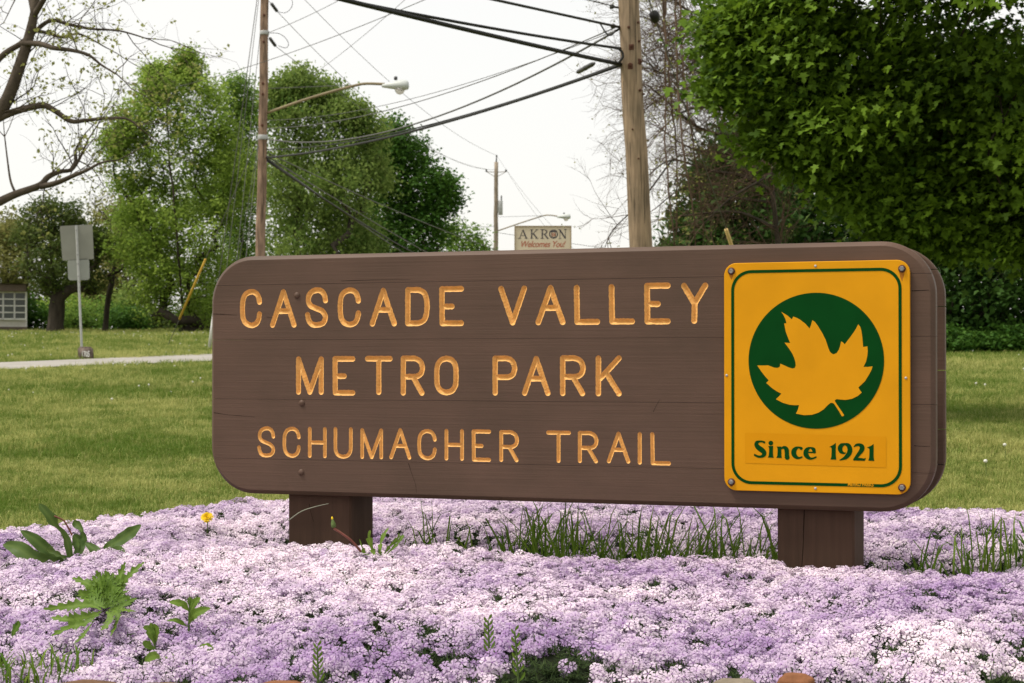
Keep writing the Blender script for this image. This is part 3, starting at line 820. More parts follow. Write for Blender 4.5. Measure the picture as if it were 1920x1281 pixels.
# bare trees: drawn limbs that fork into fine twigs
def wiggle_line(a, b, n, amp):
    t = np.linspace(0, 1, n)[:, None]
    P = a + (b - a) * t
    P[1:-1] += RNG.normal(0, amp, (n - 2, 3))
    return P
def smooth_line(P, n):
    P = np.asarray(P, float); m = len(P); out = []
    for i in range(m - 1):
        p0, p1, p2, p3 = P[max(i - 1, 0)], P[i], P[i + 1], P[min(i + 2, m - 1)]
        for k in range(n):
            t = k / n
            out.append(.5 * ((2 * p1) + (-p0 + p2) * t + (2 * p0 - 5 * p1 + 4 * p2 - p3) * t * t + (-p0 + 3 * p1 - 3 * p2 + p3) * t ** 3))
    out.append(P[-1])
    return np.array(out)
def twigs(mb, p, d, length, r, level, tips, bend=np.zeros(3), kids=(3, 5), spread=.8):
    n = 5 if level else 4
    P = [np.array(p)]; d = d / np.linalg.norm(d)
    for i in range(n):
        d = d + RNG.normal(0, .16, 3) + bend * .2; d /= np.linalg.norm(d)
        P.append(P[-1] + d * length / n)
    P = np.array(P)
    mb.tube(P, np.linspace(r, r * .45, len(P)), 4 if r > .012 else 3, False)
    tips.append(P[-1])
    if level > 0:
        for _ in range(RNG.integers(*kids)):
            i = RNG.integers(1, len(P)); dd = P[min(i + 1, n)] - P[i - 1]; dd /= np.linalg.norm(dd)
            v = dd + RNG.normal(0, spread, 3) * np.array([1, .6, 1]); v /= np.linalg.norm(v)
            twigs(mb, P[i], v, length * RNG.uniform(.4, .7), r * .5, level - 1, tips, bend, kids, spread)
def bare_tree(name, label, Y, base_px, limbs, leaf, bark, leaf_size, leaves_per_tip, tip_p, tw, group=None, side=.5, bend=(0, 0, .4), cat='tree', crown='crown', kids=(3, 5)):
    base = at(base_px[0], base_px[1], Y); base[2] = zt(base[0], base[1])
    root = thing(name, label, cat, base, 0, group)
    mb, mt, tips = MB(), MB(), []
    for pts, r0, r1, dens in limbs:
        P = smooth_line([at(x, y, Y + dy) for x, y, dy in pts], 5)
        if pts[0][:2] == base_px: P[0] = base - np.array([0, 0, .2])
        mb.tube(P - base, np.linspace(r0, r1, len(P)), 8 if r0 > .05 else 5)
        L = np.linalg.norm(np.diff(P, axis=0), axis=1).sum()
        for _ in range(int(L * dens)):
            i = RNG.integers(1, len(P) - 1); dd = P[i + 1] - P[i]; dd /= np.linalg.norm(dd)
            v = dd * .5 + RNG.normal(0, side, 3) * np.array([1, .8, 1]) + np.array(bend)
            twigs(mt, P[i] - base, v, tw * RNG.uniform(.5, 1.3), max(.008, r1 * .9) if r1 < .02 else .014, 2, tips, np.array(bend) * .4, kids)
        twigs(mt, P[-1] - base, P[-1] - P[-2], tw, max(.006, r1), 2, tips, np.zeros(3), kids)
    mb.build('trunk', M['bark'] if name == 'vine_tree' else bark, root, True)
    mt.build('twigs', bark, root, True)
    tips = np.array(tips)
    keep = tips[RNG.random(len(tips)) < tip_p]
    C = np.repeat(keep, leaves_per_tip, 0) + RNG.normal(0, leaf_size * .7, (len(keep) * leaves_per_tip, 3))
    leaf_cloud(crown, C, np.clip(RNG.normal(.5, .25, len(C)), 0, 1), leaf, root, leaf_size, 'oval', .3, .3)
    return root
bare_tree('walnut_tree', 'nearly bare crooked tree with sparse pale new leaves at the upper left', 24, (-175, 720),
    [([(-175, 720, 0), (-120, 520, 0), (-70, 350, 0), (-20, 235, 0), (12, 190, 0), (40, 115, 0), (58, 55, 0), (66, 10, 0), (74, -60, 0), (90, -160, 0)], .14, .03, 1.0),
     ([(64, 30, 0), (85, -5, -.2), (110, -50, -.3), (130, -110, -.3)], .05, .015, 2.5),
     ([(64, 25, 0), (55, -10, .3), (40, -60, .4)], .05, .015, 2.5),
     ([(-55, 175, 0), (0, 108, 0), (38, 82, .1), (66, 58, .2), (96, 38, .2), (130, 46, .3), (170, 54, .4), (225, 58, .5), (280, 74, .5)], .05, .009, 3.6),
     ([(40, 82, 0), (72, 82, -.2), (100, 90, -.4), (132, 94, -.5), (165, 103, -.6), (190, 122, -.6), (220, 140, -.7)], .045, .010, 3.2),
     ([(70, 58, 0), (90, 62, .5), (120, 70, .8), (150, 64, 1.0), (200, 90, 1.2)], .03, .009, 3.0),
     ([(-75, 250, 0), (-25, 234, 0), (20, 212, 0), (76, 198, 0), (100, 206, 0), (132, 227, 0), (160, 226, 0), (200, 222, -.1), (238, 223, -.2), (262, 240, -.2)], .062, .009, 3.4),
     ([(-95, 430, 0), (-40, 398, 0), (0, 378, 0), (30, 364, 0), (74, 348, 0), (90, 332, 0), (112, 322, 0), (134, 318, .1), (150, 296, .2), (165, 262, .2)], .072, .012, 3.8),
     ([(76, 350, 0), (108, 342, -.3), (136, 330, -.4), (165, 318, -.5), (190, 305, -.5), (222, 300, -.5)], .045, .009, 3.2),
     ([(132, 320, 0), (142, 300, .2), (143, 278, .3), (160, 250, .3)], .03, .009, 3.0),
     ([(30, 364, 0), (20, 340, .3), (14, 300, .4), (8, 250, .5)], .02, .008, 2.5)],
    LF['bud'], M['bark_walnut'], .062, 4, .40, .75, None, .55, (.05, 0, .35))
bare_tree('vine_tree', 'leafless tangle of brown branches and hanging vines right of the tan pole', 32, (1470, 690),
    [([(1470, 690, 0), (1462, 500, 0), (1445, 330, 0), (1425, 150, 0), (1400, 0, 0), (1380, -120, 0)], .055, .02, 9),
     ([(1440, 300, 0), (1380, 262, -.2), (1310, 240, -.3), (1250, 190, -.4), (1215, 160, -.4)], .05, .010, 13),
     ([(1430, 200, 0), (1370, 150, .3), (1300, 130, .4), (1245, 100, .5)], .045, .010, 22),
     ([(1415, 90, 0), (1350, 40, -.3), (1290, 20, -.4), (1230, -30, -.5)], .045, .010, 22),
     ([(1450, 360, 0), (1390, 330, .2), (1330, 320, .3), (1260, 300, .3), (1215, 330, .3)], .045, .008, 9),
     ([(1455, 430, 0), (1390, 400, -.3), (1320, 400, -.5), (1250, 410, -.5)], .04, .008, 6),
     ([(1405, 30, 0), (1330, 90, .5), (1270, 140, .6), (1220, 130, .7)], .035, .009, 22),
     ([(1440, 250, 0), (1350, 205, -.6), (1280, 210, -.8), (1225, 260, -.9)], .035, .009, 13),
     ([(1260, 300, .3), (1200, 380, .3), (1150, 430, .3), (1135, 462, .3)], .018, .006, 3.5),
     ([(1410, 120, 0), (1330, 60, .8), (1270, 70, .9), (1225, 40, 1)], .03, .010, 22),
     ([(1445, 330, 0), (1370, 290, .9), (1300, 280, 1), (1235, 240, 1.1)], .03, .010, 10),
     ([(1450, 380, 0), (1370, 370, .9), (1290, 350, 1), (1230, 390, 1.1)], .03, .009, 7),
     ([(1430, 220, 0), (1340, 170, 1.2), (1270, 170, 1.3), (1215, 200, 1.4)], .03, .010, 22),
     ([(1560, 270, -.8), (1500, 290, -1), (1440, 330, -1.2), (1370, 372, -1.4), (1320, 420, -1.4)], .04, .010, 5),
     ([(1545, 250, -.8), (1480, 262, -1.1), (1420, 300, -1.3), (1375, 310, -1.4)], .03, .010, 5)],
    LF['olive'], M['twig'], .05, 2, .10, 1.0, None, .75, (-.25, 0, .0), 'tree', 'buds', (3, 6))
# hanging vine strands, each reachable on its own
for i, (x0, x1, y1, dy, lab) in enumerate([(1236, 1262, 470, -.6, 'hanging vine strand nearest the tan pole'), (1256, 1300, 455, -.9, 'long hanging vine strand crossing the guy wire'),
                                          (1268, 1316, 440, -.4, 'thick hanging vine strand right of the guy wire'), (1248, 1270, 440, -.2, 'thin hanging vine strand behind the others')]):
    P = [at(x0 + (x1 - x0) * t + 5 * math.sin(7 * t + i), -60 + (y1 + 60) * t, 31 + dy + .3 * math.sin(5 * t + i)) for t in np.linspace(0, 1, 26)]
    P = np.array(P) + RNG.normal(0, .012, (26, 3))
    base = P[-1].copy(); r = thing('hanging_vine', lab, 'vine', base, 0, 'vines hanging from the bare branches')
    mb = MB(); mb.tube(P - base, np.linspace(.02, .011, 26), 4); mb.build('stem', M['twig'], r, True)
    mt, tips = MB(), []
    for k in range(46):
        j = RNG.integers(1, 25); twigs(mt, P[j] - base, RNG.normal(0, 1, 3) * np.array([1, .6, .6]) + np.array([0, 0, -.5]), RNG.uniform(.15, .5), .006, 1, tips, np.array([0, 0, -.4]), (1, 3))
    mt.build('twigs', M['twig'], r, True)
    tips = np.array(tips); C = np.repeat(tips[::2], 3, 0) + RNG.normal(0, .05, (len(tips[::2]) * 3, 3))
    leaf_cloud('leaves', C, np.clip(RNG.normal(.4, .2, len(C)), 0, 1), LF['olive'], r, .06)
# ------------------------------------------------------------------ utility poles, lamps and wires
def pole(name, label, pts, r0, r1, mat_, extra=None):
    """pts: pixel, distance for the foot (on the lawn) and the top"""
    (xb, yb, Y), (xt, yt) = pts
    a = at(xb, yb, Y); b = at(xt, yt, Y)
    d = (b - a) / (b[2] - a[2]); base = a + d * (zt(a[0], a[1]) - a[2])
    root = thing(name, label, 'utility pole', base)
    top = b
    P = np.array([base + (top - base) * t for t in np.linspace(-.03, 1, 14)]) - base
    P[1:-1] += RNG.normal(0, .008, (12, 3))
    mb = MB(); mb.tube(P, np.linspace(r0, r1, 14), 20); mb.build('shaft', mat_, root, True)
    def on(py, off=(0, 0, 0)):      # a point on the pole axis at the height of photo row py
        t = (CAMZ + ray(0, py)[2] * Y / ray(0, py)[1] - base[2]) / (top[2] - base[2])
        return base + (top - base) * t + np.array(off), r0 + (r1 - r0) * t
    return root, on, base
GP = 'utility poles'
poleL, onL, bL = pole('utility_pole', 'weathered red brown utility pole carrying the nearer street lamp', [(489, 480, 45), (499.5, -160)], .135, .095, M['pole_red'])
poleR, onR, bR = pole('utility_pole', 'thick tan utility pole rising behind the board near the plate', [(1202, 463, 25), (1171.5, -120)], .172, .142, M['pole_tan'])
poleF, onF, bF = pole('utility_pole', 'distant grey utility pole with transformer left of the welcome sign', [(929.5, 470, 105), (930.5, 304)], .15, .115, M['pole_grey'])
for p in (poleL, poleR, poleF): p['group'] = GP
# bolts, plates and checks on the tan pole
def bolt_on(root, base, pt, r, rad, depth, mat_, nm='bolt', dirn=(0, -1, 0)):
    c = pt + np.array(dirn) * (r - .005) - base
    mb = MB(); mb.lathe([(rad, 0), (rad, depth * .6), (rad * .7, depth)], c, 8, dirn); return mb.build(nm, mat_, root)
for (px, py, rad) in [(1183, 90, .022), (1178, 55, .02), (1200, 118, .02), (1195, 45, .018), (1181, 125, .03), (1199, 172, .02), (1197, 80, .02), (1206, 178, .016), (1185, 245, .012), (1196, 300, .012)]:
    pt, r = onR(py); cx = CX + FPX * pt[0] / pt[1]; dx = np.clip((px - cx) * 25 / FPX / r, -.9, .9)
    dirn = np.array([dx, -math.sqrt(1 - dx * dx), 0]); bolt_on(poleR, bR, pt, r, rad, .03, M['rust'], dirn=dirn)
for (px, py) in [(1183, 92), (1199, 118), (1181, 128)]:
    pt, r = onR(py); cx = CX + FPX * pt[0] / pt[1]; dx = np.clip((px - cx) * 25 / FPX / r, -.9, .9)
    dirn = np.array([dx, -math.sqrt(1 - dx * dx), 0]); q = pt + dirn * r - bR
    mb = MB(); mb.box(q, (.07, .02, .08), np.array(Vector((0, -1, 0)).rotation_difference(Vector(dirn)).to_matrix()), .004); mb.build('washer_plate', M['rust'], poleR)
for py in (178, 158, 236, 30, 80):
    pt, r = onL(py); bolt_on(poleL, bL, pt, r, .035, .04, M['rust'])
mb = MB(); pt, r = onL(258); mb.lathe([(r + .012, -.06), (r + .016, -.05), (r + .016, .05), (r + .012, .06)], pt - bL, 18); mb.build('band', M['galv'], poleL, True)
mb = MB(); pt, r = onL(62); mb.lathe([(r + .012, -.05), (r + .016, -.04), (r + .016, .04), (r + .012, .05)], pt - bL, 18); mb.build('band', M['galv'], poleL, True)
# little climbing stubs on the tan pole's left side
for py in (15, 52, 120):
    pt, r = onR(py); mb = MB(); mb.tube([pt - bR + np.array([-r + .02, -.02, 0]), pt - bR + np.array([-r - .09, -.04, .005])], .014, 6)
    mb.lathe([(.02, 0), (.034, .02), (.034, .05), (.018, .07)], pt - bR + np.array([-r - .09, -.04, -.02]), 8); mb.build('hook', M['insul'], poleR)

def lamp(root, base, pole_pt, arm_pts, head_c, hl, hw, brace=None):
    """street lamp: arm, housing, globe, photocell - parts of the pole that carries it"""
    mb = MB(); mb.tube(smooth_line(np.array(arm_pts) - base, 4), .035, 8); arm = mb.build('lamp_arm', M['arm'], root, True)
    c = head_c - base
    mb = MB()
    # housing: flattened teardrop built along x
    prof = [(-.5, .10), (-.46, .28), (-.30, .45), (-.05, .72), (.18, .96), (.36, 1.0), (.46, .82), (.5, .45)]
    V, F, n = [], [], 14
    for t, w in prof:
        for k in range(n):
            a = k / n * 2 * math.pi; zz = math.sin(a)
            V.append([t * hl, math.cos(a) * hw * .5 * w, (zz * .46 if zz > 0 else zz * .30) * hw * w ** .8])
    for i in range(len(prof) - 1):
        for k in range(n): F.append((i * n + k, i * n + (k + 1) % n, (i + 1) * n + (k + 1) % n, (i + 1) * n + k))
    F += [tuple(range(n - 1, -1, -1)), tuple((len(prof) - 1) * n + k for k in range(n))]
    mb.add(np.array(V) + c, F); h = mb.build('lamp_head', M['lamp'], root, True)
    mb = MB(); mb.lathe([(.05 * hw, -.62 * hw), (.22 * hw, -.56 * hw), (.34 * hw, -.40 * hw), (.40 * hw, -.18 * hw)], c + np.array([.17 * hl, 0, 0]), 14); mb.build('globe', M['globe'], h, True)
    mb = MB(); mb.lathe([(.03, 0), (.045, .01), (.045, .07), (.03, .09)], c + np.array([.02 * hl, 0, .44 * hw]), 10); mb.build('photocell', M['insul'], h, True)
    if brace is not None:
        mb = MB(); mb.tube(np.array(brace) - base, .010, 5); mb.build('brace_rod', M['wire_grey'], root)
pl_, r = onL(212)
lamp(poleL, bL, pl_, [pl_ + np.array([.1, 0, 0]), at(560, 191, 44.7), at(620, 172.5, 44.5), at(668, 160, 44.3), at(688, 157, 44.2), at(722, 158, 44.1)], at(741, 161.5, 44.1), .68, .34,
     [onL(166)[0] + np.array([.1, 0, 0]), at(668, 159.5, 44.3)])
pf_, r = onF(433)
lamp(poleF, bF, pf_, [pf_ + np.array([.12, 0, 0]), at(965, 422, 104.6), at(1000, 410.5, 104.4), at(1022, 404, 104.2), at(1034, 404, 104.1), at(1047, 406, 104)], at(1057, 407, 104), .80, .40,
     [onF(407)[0] + np.array([.12, 0, 0]), at(1018, 404.5, 104.2)])
# the distant pole's hardware
pt, r = onF(390); c = pt + np.array([.27, -.12, -.42]) - bF
mb = MB(); mb.lathe([(.12, 0), (.13, .02), (.13, .80), (.115, .84), (.10, .86)], c, 16); tr_ = mb.build('transformer', M['galv'], poleF, True)
mb = MB(); mb.lathe([(.03, .86), (.05, .92), (.03, .98), (.05, 1.04), (.02, 1.16)], c + np.array([.05, 0, 0]), 10); mb.build('bushing', M['insul'], tr_, True)
mb = MB(); mb.box(c + np.array([-.12, .08, .4]), (.14, .08, .5), None, .01); mb.build('bracket', M['galv'], tr_)
for sx in (-1, 1):
    a, r = onF(323); b = a + np.array([sx * .58, 0, .03]); lo, _ = onF(333)
    mb = MB(); mb.tube([a - bF, b - bF], .022, 6); mb.tube([lo - bF, b - bF], .018, 6); arm_ = mb.build('crossarm', M['pole_grey'], poleF)
    mb = MB(); mb.lathe([(.03, -.02), (.07, .02), (.04, .06), (.07, .10), (.03, .14)], b - bF, 10); mb.build('insulator', M['insul'], arm_, True)
mb = MB(); t_, r = onF(304); mb.tube([t_ - bF, t_ - bF + np.array([.02, 0, .32])], .04, 8); mb.lathe([(.03, 0), (.06, .05), (.03, .12)], t_ - bF + np.array([.02, 0, .30]), 10); mb.build('pole_top_pin', M['insul'], poleF, True)

def wire(label, A, B, via, rad, m='wire', cat='wire', group='overhead wires', name='overhead_wire', n=28):
    """hanging wire between world points A and B, sagging through the sight line of pixel via"""
    A, B = np.array(A, float), np.array(B, float)
    if via is None: s = 0; 
    else:
        d = ray(*via)
        # the vertical plane through A and B meets the sight line
        n2 = np.array([-(B - A)[1], (B - A)[0]]); k = (A[:2] @ n2) / (d[:2] @ n2 + 1e-12)
        P = np.array([0, 0, CAMZ]) + d * k
        t = ((P - A)[:2] @ (B - A)[:2]) / ((B - A)[:2] @ (B - A)[:2])
        s = (A[2] + (B[2] - A[2]) * t - P[2]) / max(t * (1 - t), 1e-3)
        s = float(np.clip(s, 0, 14))
    ts = np.linspace(0, 1, n)
    P = A + (B - A) * ts[:, None]; P[:, 2] -= s * ts * (1 - ts)
    mb = MB(); mb.tube(P - A, rad, 5)
    o = mb.build(name, M[m], None, True); o.location = tuple(A)
    return tag(o, label, cat, group)
R_ = lambda py, dx=-.15: onR(py)[0] + np.array([dx, -.05, 0])
L_ = lambda py, dx=.1: onL(py)[0] + np.array([dx, -.03, 0])
wire('thickest black cable slanting down to the tan pole from upper left', at(330, -82, 17.5), R_(122), (798, 37), .030)
wire('black cable just above the thickest one, reaching the tan pole', at(330, -70, 17.8), R_(92), (892, 47.5), .020)
wire('black cable in the top centre ending high on the tan pole', at(560, -82, 18), R_(52), (1023, 20.5), .019)
wire('thin wire at the top edge ending on the tan pole', at(880, -55, 20), R_(15), (1104, 0), .008)
wire('thick cable sagging from tan pole across to red brown pole', R_(123), L_(296), (798, 240), .026)
wire('cable with a splice case running between the two nearer poles', R_(120), L_(281), (798, 236), .013)
wire('grey cable sagging uppermost of the bundle between the two nearer poles', R_(56), L_(261), (855, 206), .016, 'wire_grey')
wire('thin wire crossing behind the lamp between the two nearer poles', R_(50), L_(241), (798, 187), .009, 'wire_grey')
wire('hair thin wire just above the other thin one below the lamp', R_(56), L_(226), (860, 161), .006, 'wire_grey')
# splice case on its cable
c0, c1 = at(1084, 135, 25.6), at(1112, 120, 25.2)
mb = MB(); ax = (c1 - c0) / np.linalg.norm(c1 - c0); Ls = np.linalg.norm(c1 - c0)
mb.lathe([(.012, -.04), (.03, 0), (.034, .03), (.034, Ls * .45), (.04, Ls * .5), (.034, Ls * .55), (.034, Ls - .03), (.03, Ls), (.012, Ls + .05)], (0, 0, 0), 10, ax)
o = mb.build('splice_case', M['insul'], None, True); o.location = tuple(c0); tag(o, 'dark ribbed splice case on the cable left of tan pole', 'splice case')
# wires leaving to the right behind the board
for i, (a, v, b, rad, lab) in enumerate([((300, .1), (592, 363), (840, 505), .032, 'thicker dark cable running down right from red brown pole behind the board'),
                                         ((296, .1), (611, 375), (815, 512), .020, 'middle wire running down right from red brown pole behind the board'),
                                         ((292, .1), (640, 380), (875, 512), .018, 'upper wire of the bundle dropping right behind the board'),
                                         ((286, .1), (690, 373), (1000, 490), .016, 'single wire crossing the dark maple down to the right')]):
    wire(lab, L_(a[0]), at(b[0], b[1], 88), v, rad, 'wire_grey' if i else 'wire')
# high wires
wire('wire from the frame top past the lamp to the distant pole tip', at(470, -108, 48), onF(304)[0] + np.array([.02, 0, .4]), (731, 154), .009, 'wire_grey')
ins = []
for (px, py, lab) in [(515, 15, 'long dark strain insulator near the top of red brown pole'), (512, 80, 'long dark strain insulator below the pole band')]:
    c = at(px - 6, py - 8, 44.9); e = at(px + 5, py + 7, 45.2); ax = (e - c) / np.linalg.norm(e - c); Ls = np.linalg.norm(e - c)
    mb = MB(); pr = [(.012, 0)]
    for k in range(7): pr += [(.045, Ls * (k + .25) / 7), (.026, Ls * (k + .75) / 7)]
    mb.lathe(pr + [(.01, Ls)], (0, 0, 0), 10, ax); o = mb.build('strain_insulator', M['insul'], None, True); o.location = tuple(c); tag(o, lab, 'insulator', 'insulators on red brown pole'); ins.append(e)
    mb = MB(); q = L_(py - 12) - c; mb.tube([q, (0, 0, 0)], .008, 4); mb.build('link', M['wire'], o)
wire('wire from upper insulator slanting down to the distant pole', ins[0], onF(318)[0], (720, 214), .008, 'wire_grey')
wire('wire from lower insulator vanishing behind the trees to distant crossarm', ins[1], onF(322)[0] + np.array([-.58, 0, .15]), (570, 127), .008, 'wire_grey')
wire('wire rising right from the red brown pole band to the top edge', L_(62), at(800, -98, 37), (577, 30), .007, 'wire_grey')
wire('long thin wire rising right across the sky above the tree tops', at(330, 163, 52), at(1000, -92, 30), (610, 75), .008, 'wire_grey')
wire('thin wire rising steeply behind the thick cables', at(585, 141, 60), at(850, -85, 40), (690, 60), .007, 'wire_grey')
fr = onF(304)[0] + np.array([.02, 0, .4])
wire('thin wire falling right from the distant pole tip', fr, at(1110, 500, 62), (1031, 420), .007, 'wire_grey')
wire('thin wire falling right from the distant crossarm', onF(322)[0] + np.array([.58, 0, .15]), at(1085, 500, 62), (1000, 396), .007, 'wire_grey')
wire('low wire reaching the distant pole from behind the round maple', at(700, 380, 100), onF(424)[0], (850, 423), .014, 'wire_grey')
wire('low wire running right past the welcome sign to the tan pole', onF(436)[0], at(1300, 490, 100), (1120, 456), .014, 'wire_grey')
# loose jumper loops
def loop(label, pts, Y, rad):
    P = smooth_line([at(x, y, Y) for x, y in pts], 4); mb = MB(); mb.tube(P - P[0], rad, 5); o = mb.build('jumper_wire', M['wire'], None, True); o.location = tuple(P[0]); tag(o, label, 'wire', 'jumper loops on the poles')
loop('looped jumper beside the upper strain insulator', [(521, 22), (535, 24), (546, 15), (548, 2), (538, -14), (520, -20)], 45.1, .007)
loop('looped jumper beside the lower strain insulator', [(506, 62), (522, 63), (534, 70), (541, 82), (536, 90), (522, 86)], 45.1, .008)
loop('black cable loop curling against the tan pole', [(1150, 89), (1158, 91), (1166, 97), (1168, 106), (1164, 113), (1160, 118)], 24.8, .018)
loop('cable drop below the top centre cable by tan pole', [(1124, 42), (1130, 52), (1138, 64), (1146, 66), (1154, 58), (1160, 54)], 24.8, .011)

# guy wires, their guards
def guy(label, A, B, rad, guard=None, glabel=None, gm=None, extra=None, group='guy wires'):
    A, B = np.array(A), np.array(B)
    mb = MB(); mb.tube([(0, 0, 0), tuple(B - A)], rad, 5); o = mb.build('guy_wire', M['wire_grey'], None); o.location = tuple(A); tag(o, label, 'guy wire', group)
    if guard:
        t0, t1, r = guard; p, q = A + (B - A) * t0, A + (B - A) * t1
        mb = MB(); mb.tube([(0, 0, 0), tuple((q - p) * .5), tuple(q - p)], [r, r, r * .9], 10); g = mb.build('guy_guard', M[gm], None, True); g.location = tuple(p); tag(g, glabel, 'guy guard')
    return A, B
gb = ground(311, 650)
up = L_(258, -.1)
guy('guy wire with yellow guard slanting up to red brown pole', gb - np.array([0, 0, .1]), up, .010, (.16, .455, .032), 'leaning yellow plastic guard on a guy wire left of the board', 'guard')
gw = ground(391, 657)
guy('guy wire rising from the white guard beside the board', gw - np.array([0, 0, .1]), L_(-60, -.1), .010, (.008, .13, .045), 'white guard standing at the left end of the board', 'guard_white')
for (bx_, by_, ty, lab) in [(405, 662, -40, 'second guy wire left of red brown pole'), (425, 665, 60, 'third guy wire left of red brown pole'), (420, 660, 262, 'short guy wire from the middle pole band'), (440, 668, 270, 'guy wire closest to red brown pole')]:
    guy(lab, ground(bx_, by_) - np.array([0, 0, .1]), L_(ty, -.1), .008)
gr = ground(1452, 690)
top = at(1207, -30, 24.7)
A, B = guy('guy wire from tan pole down to the small yellow stake', gr - np.array([0, 0, .1]), top, .009)
dd = B - A
def t_at(py):
    lo, hi = 0, 1
    for _ in range(40):
        mm = (lo + hi) / 2; p = A + dd * mm; y = CY - FPX * ((p[2] - CAMZ) * _cp - p[1] * _sp) / (p[1] * _cp + (p[2] - CAMZ) * _sp)
        if y > py: lo = mm
        else: hi = mm
    return lo
p, q = A + dd * .02, A + dd * t_at(431)
mb = MB(); mb.tube([(0, 0, 0), tuple(q - p)], [.035, .032], 10); g = mb.build('guy_guard', M['guard_pale'], None, True); g.location = tuple(p); tag(g, 'pale yellow guard poking up behind the board near the plate', 'guy guard')
p, q = A + dd * t_at(38), A + dd * t_at(24); ax = (q - p) / np.linalg.norm(q - p); Ls = np.linalg.norm(q - p)
mb = MB(); mb.lathe([(.03, 0), (.066, .015), (.070, Ls * .5), (.066, Ls - .015), (.03, Ls)], (0, 0, 0), 12, ax); o = mb.build('guy_insulator', M['wire'], None, True); o.location = tuple(p); tag(o, 'black egg insulator on the guy wire right of tan pole', 'insulator')

# ------------------------------------------------------------------ backs of two road signs on one post, and the numbered block
Ys = 38.0
pb = ground(155, 672); Ys = pb[1]
rs = thing('road_sign', 'two grey sign backs stacked on one leaning metal post', 'road sign', pb)
tp = at(143, 423, Ys)
mb = MB(); d = tp - pb
mb.tube([(0, 0, -.2), tuple(d)], .028, 4); mb.build('post', M['galv'], rs)
def sign_panel(nm, corners, mat_, dy, rad):
    C = np.array([at(x, y, Ys + dy) for x, y in corners]) - pb
    V, F, k = [], [], 5
    pts = []
    for i in range(4):
        p, a, b = C[i], C[i - 1], C[(i + 1) % 4]; u = (a - p) / np.linalg.norm(a - p); v = (b - p) / np.linalg.norm(b - p)
        for j in range(k):
            t = j / (k - 1) * math.pi / 2; pts.append(p + u * rad * (1 - math.sin(t)) + v * rad * (1 - math.cos(t)))
    pts = np.array(pts); n = len(pts); mb = MB(); mb.add(np.concatenate([pts, pts + np.array([0, .012, 0])]), [tuple(range(n)), tuple(range(2 * n - 1, n - 1, -1))] + [(i, i + n, (i + 1) % n + n, (i + 1) % n) for i in range(n)])
    return mb.build(nm, mat_, rs)
sign_panel('upper_panel', [(112, 424), (173, 421), (176, 486), (117, 489)], M['signback'], .05, .03)
sign_panel('lower_panel', [(126, 488), (167, 485), (168, 525), (128, 526)], M['signback2'], .05, .06)
for py in (432, 478, 495, 518):
    t = (at(0, py, Ys)[2] - pb[2]) / d[2]; mb = MB(); mb.lathe([(.016, 0), (.016, .012), (.008, .018)], d * t + np.array([0, -.028, 0]), 8, (0, -1, 0)); mb.build('bolt', M['steel'], rs)
# numbered block
cb = ground(163, 674); w = 27 * cb[1] / FPX; h = 26 * cb[1] / FPX
bmx = bmesh.new(); bmesh.ops.create_cube(bmx, size=1); bmesh.ops.bevel(bmx, geom=bmx.edges[:], offset=.12, segments=3, affect='EDGES')
bmesh.ops.subdivide_edges(bmx, edges=bmx.edges[:], cuts=1)
for v in bmx.verts:
    k = mnoise.noise(v.co * 4) * .05; v.co += v.normal * k; v.co.x *= (1 - .08 * (v.co.z + .5)) * w; v.co.y *= w * .8; v.co.z = (v.co.z + .47) * h
me = bpy.data.meshes.new('number_block'); bmx.to_mesh(me); bmx.free(); me.polygons.foreach_set('use_smooth', [True] * len(me.polygons))
blk = obj('number_block', me, M['concrete']); blk.location = (cb[0], cb[1] - .12, cb[2] - .02); tag(blk, 'small weathered block painted 1705 at the foot of the road sign', 'marker block')

def text_mesh(txt, size, offset=0, shear=0, spacing=1, extrude=0):
    cu = bpy.data.curves.new('t', 'FONT'); cu.body = txt; cu.size = size; cu.offset = offset; cu.shear = shear; cu.space_character = spacing; cu.extrude = extrude; cu.resolution_u = 3
    to = bpy.data.objects.new('t', cu); me = bpy.data.meshes.new_from_object(to); bpy.data.objects.remove(to); bpy.data.curves.remove(cu)
    return me
def fit_text(me, x0, x1, z0, z1, y):
    """stands flat lettering upright (facing -y) inside a rectangle"""
    co = np.empty(len(me.vertices) * 3); me.vertices.foreach_get('co', co); co = co.reshape(-1, 3)
    lo, hi = co.min(0), co.max(0)
    X = x0 + (co[:, 0] - lo[0]) / (hi[0] - lo[0]) * (x1 - x0); Z = z0 + (co[:, 1] - lo[1]) / (hi[1] - lo[1]) * (z1 - z0)
    me.vertices.foreach_set('co', np.stack([X, np.full_like(X, y), Z], 1).ravel()); me.update(); return me
o = obj('number', fit_text(text_mesh('1705', .2, .006), -.045, .115, .07, .20, -w * .405), M['white'], blk)

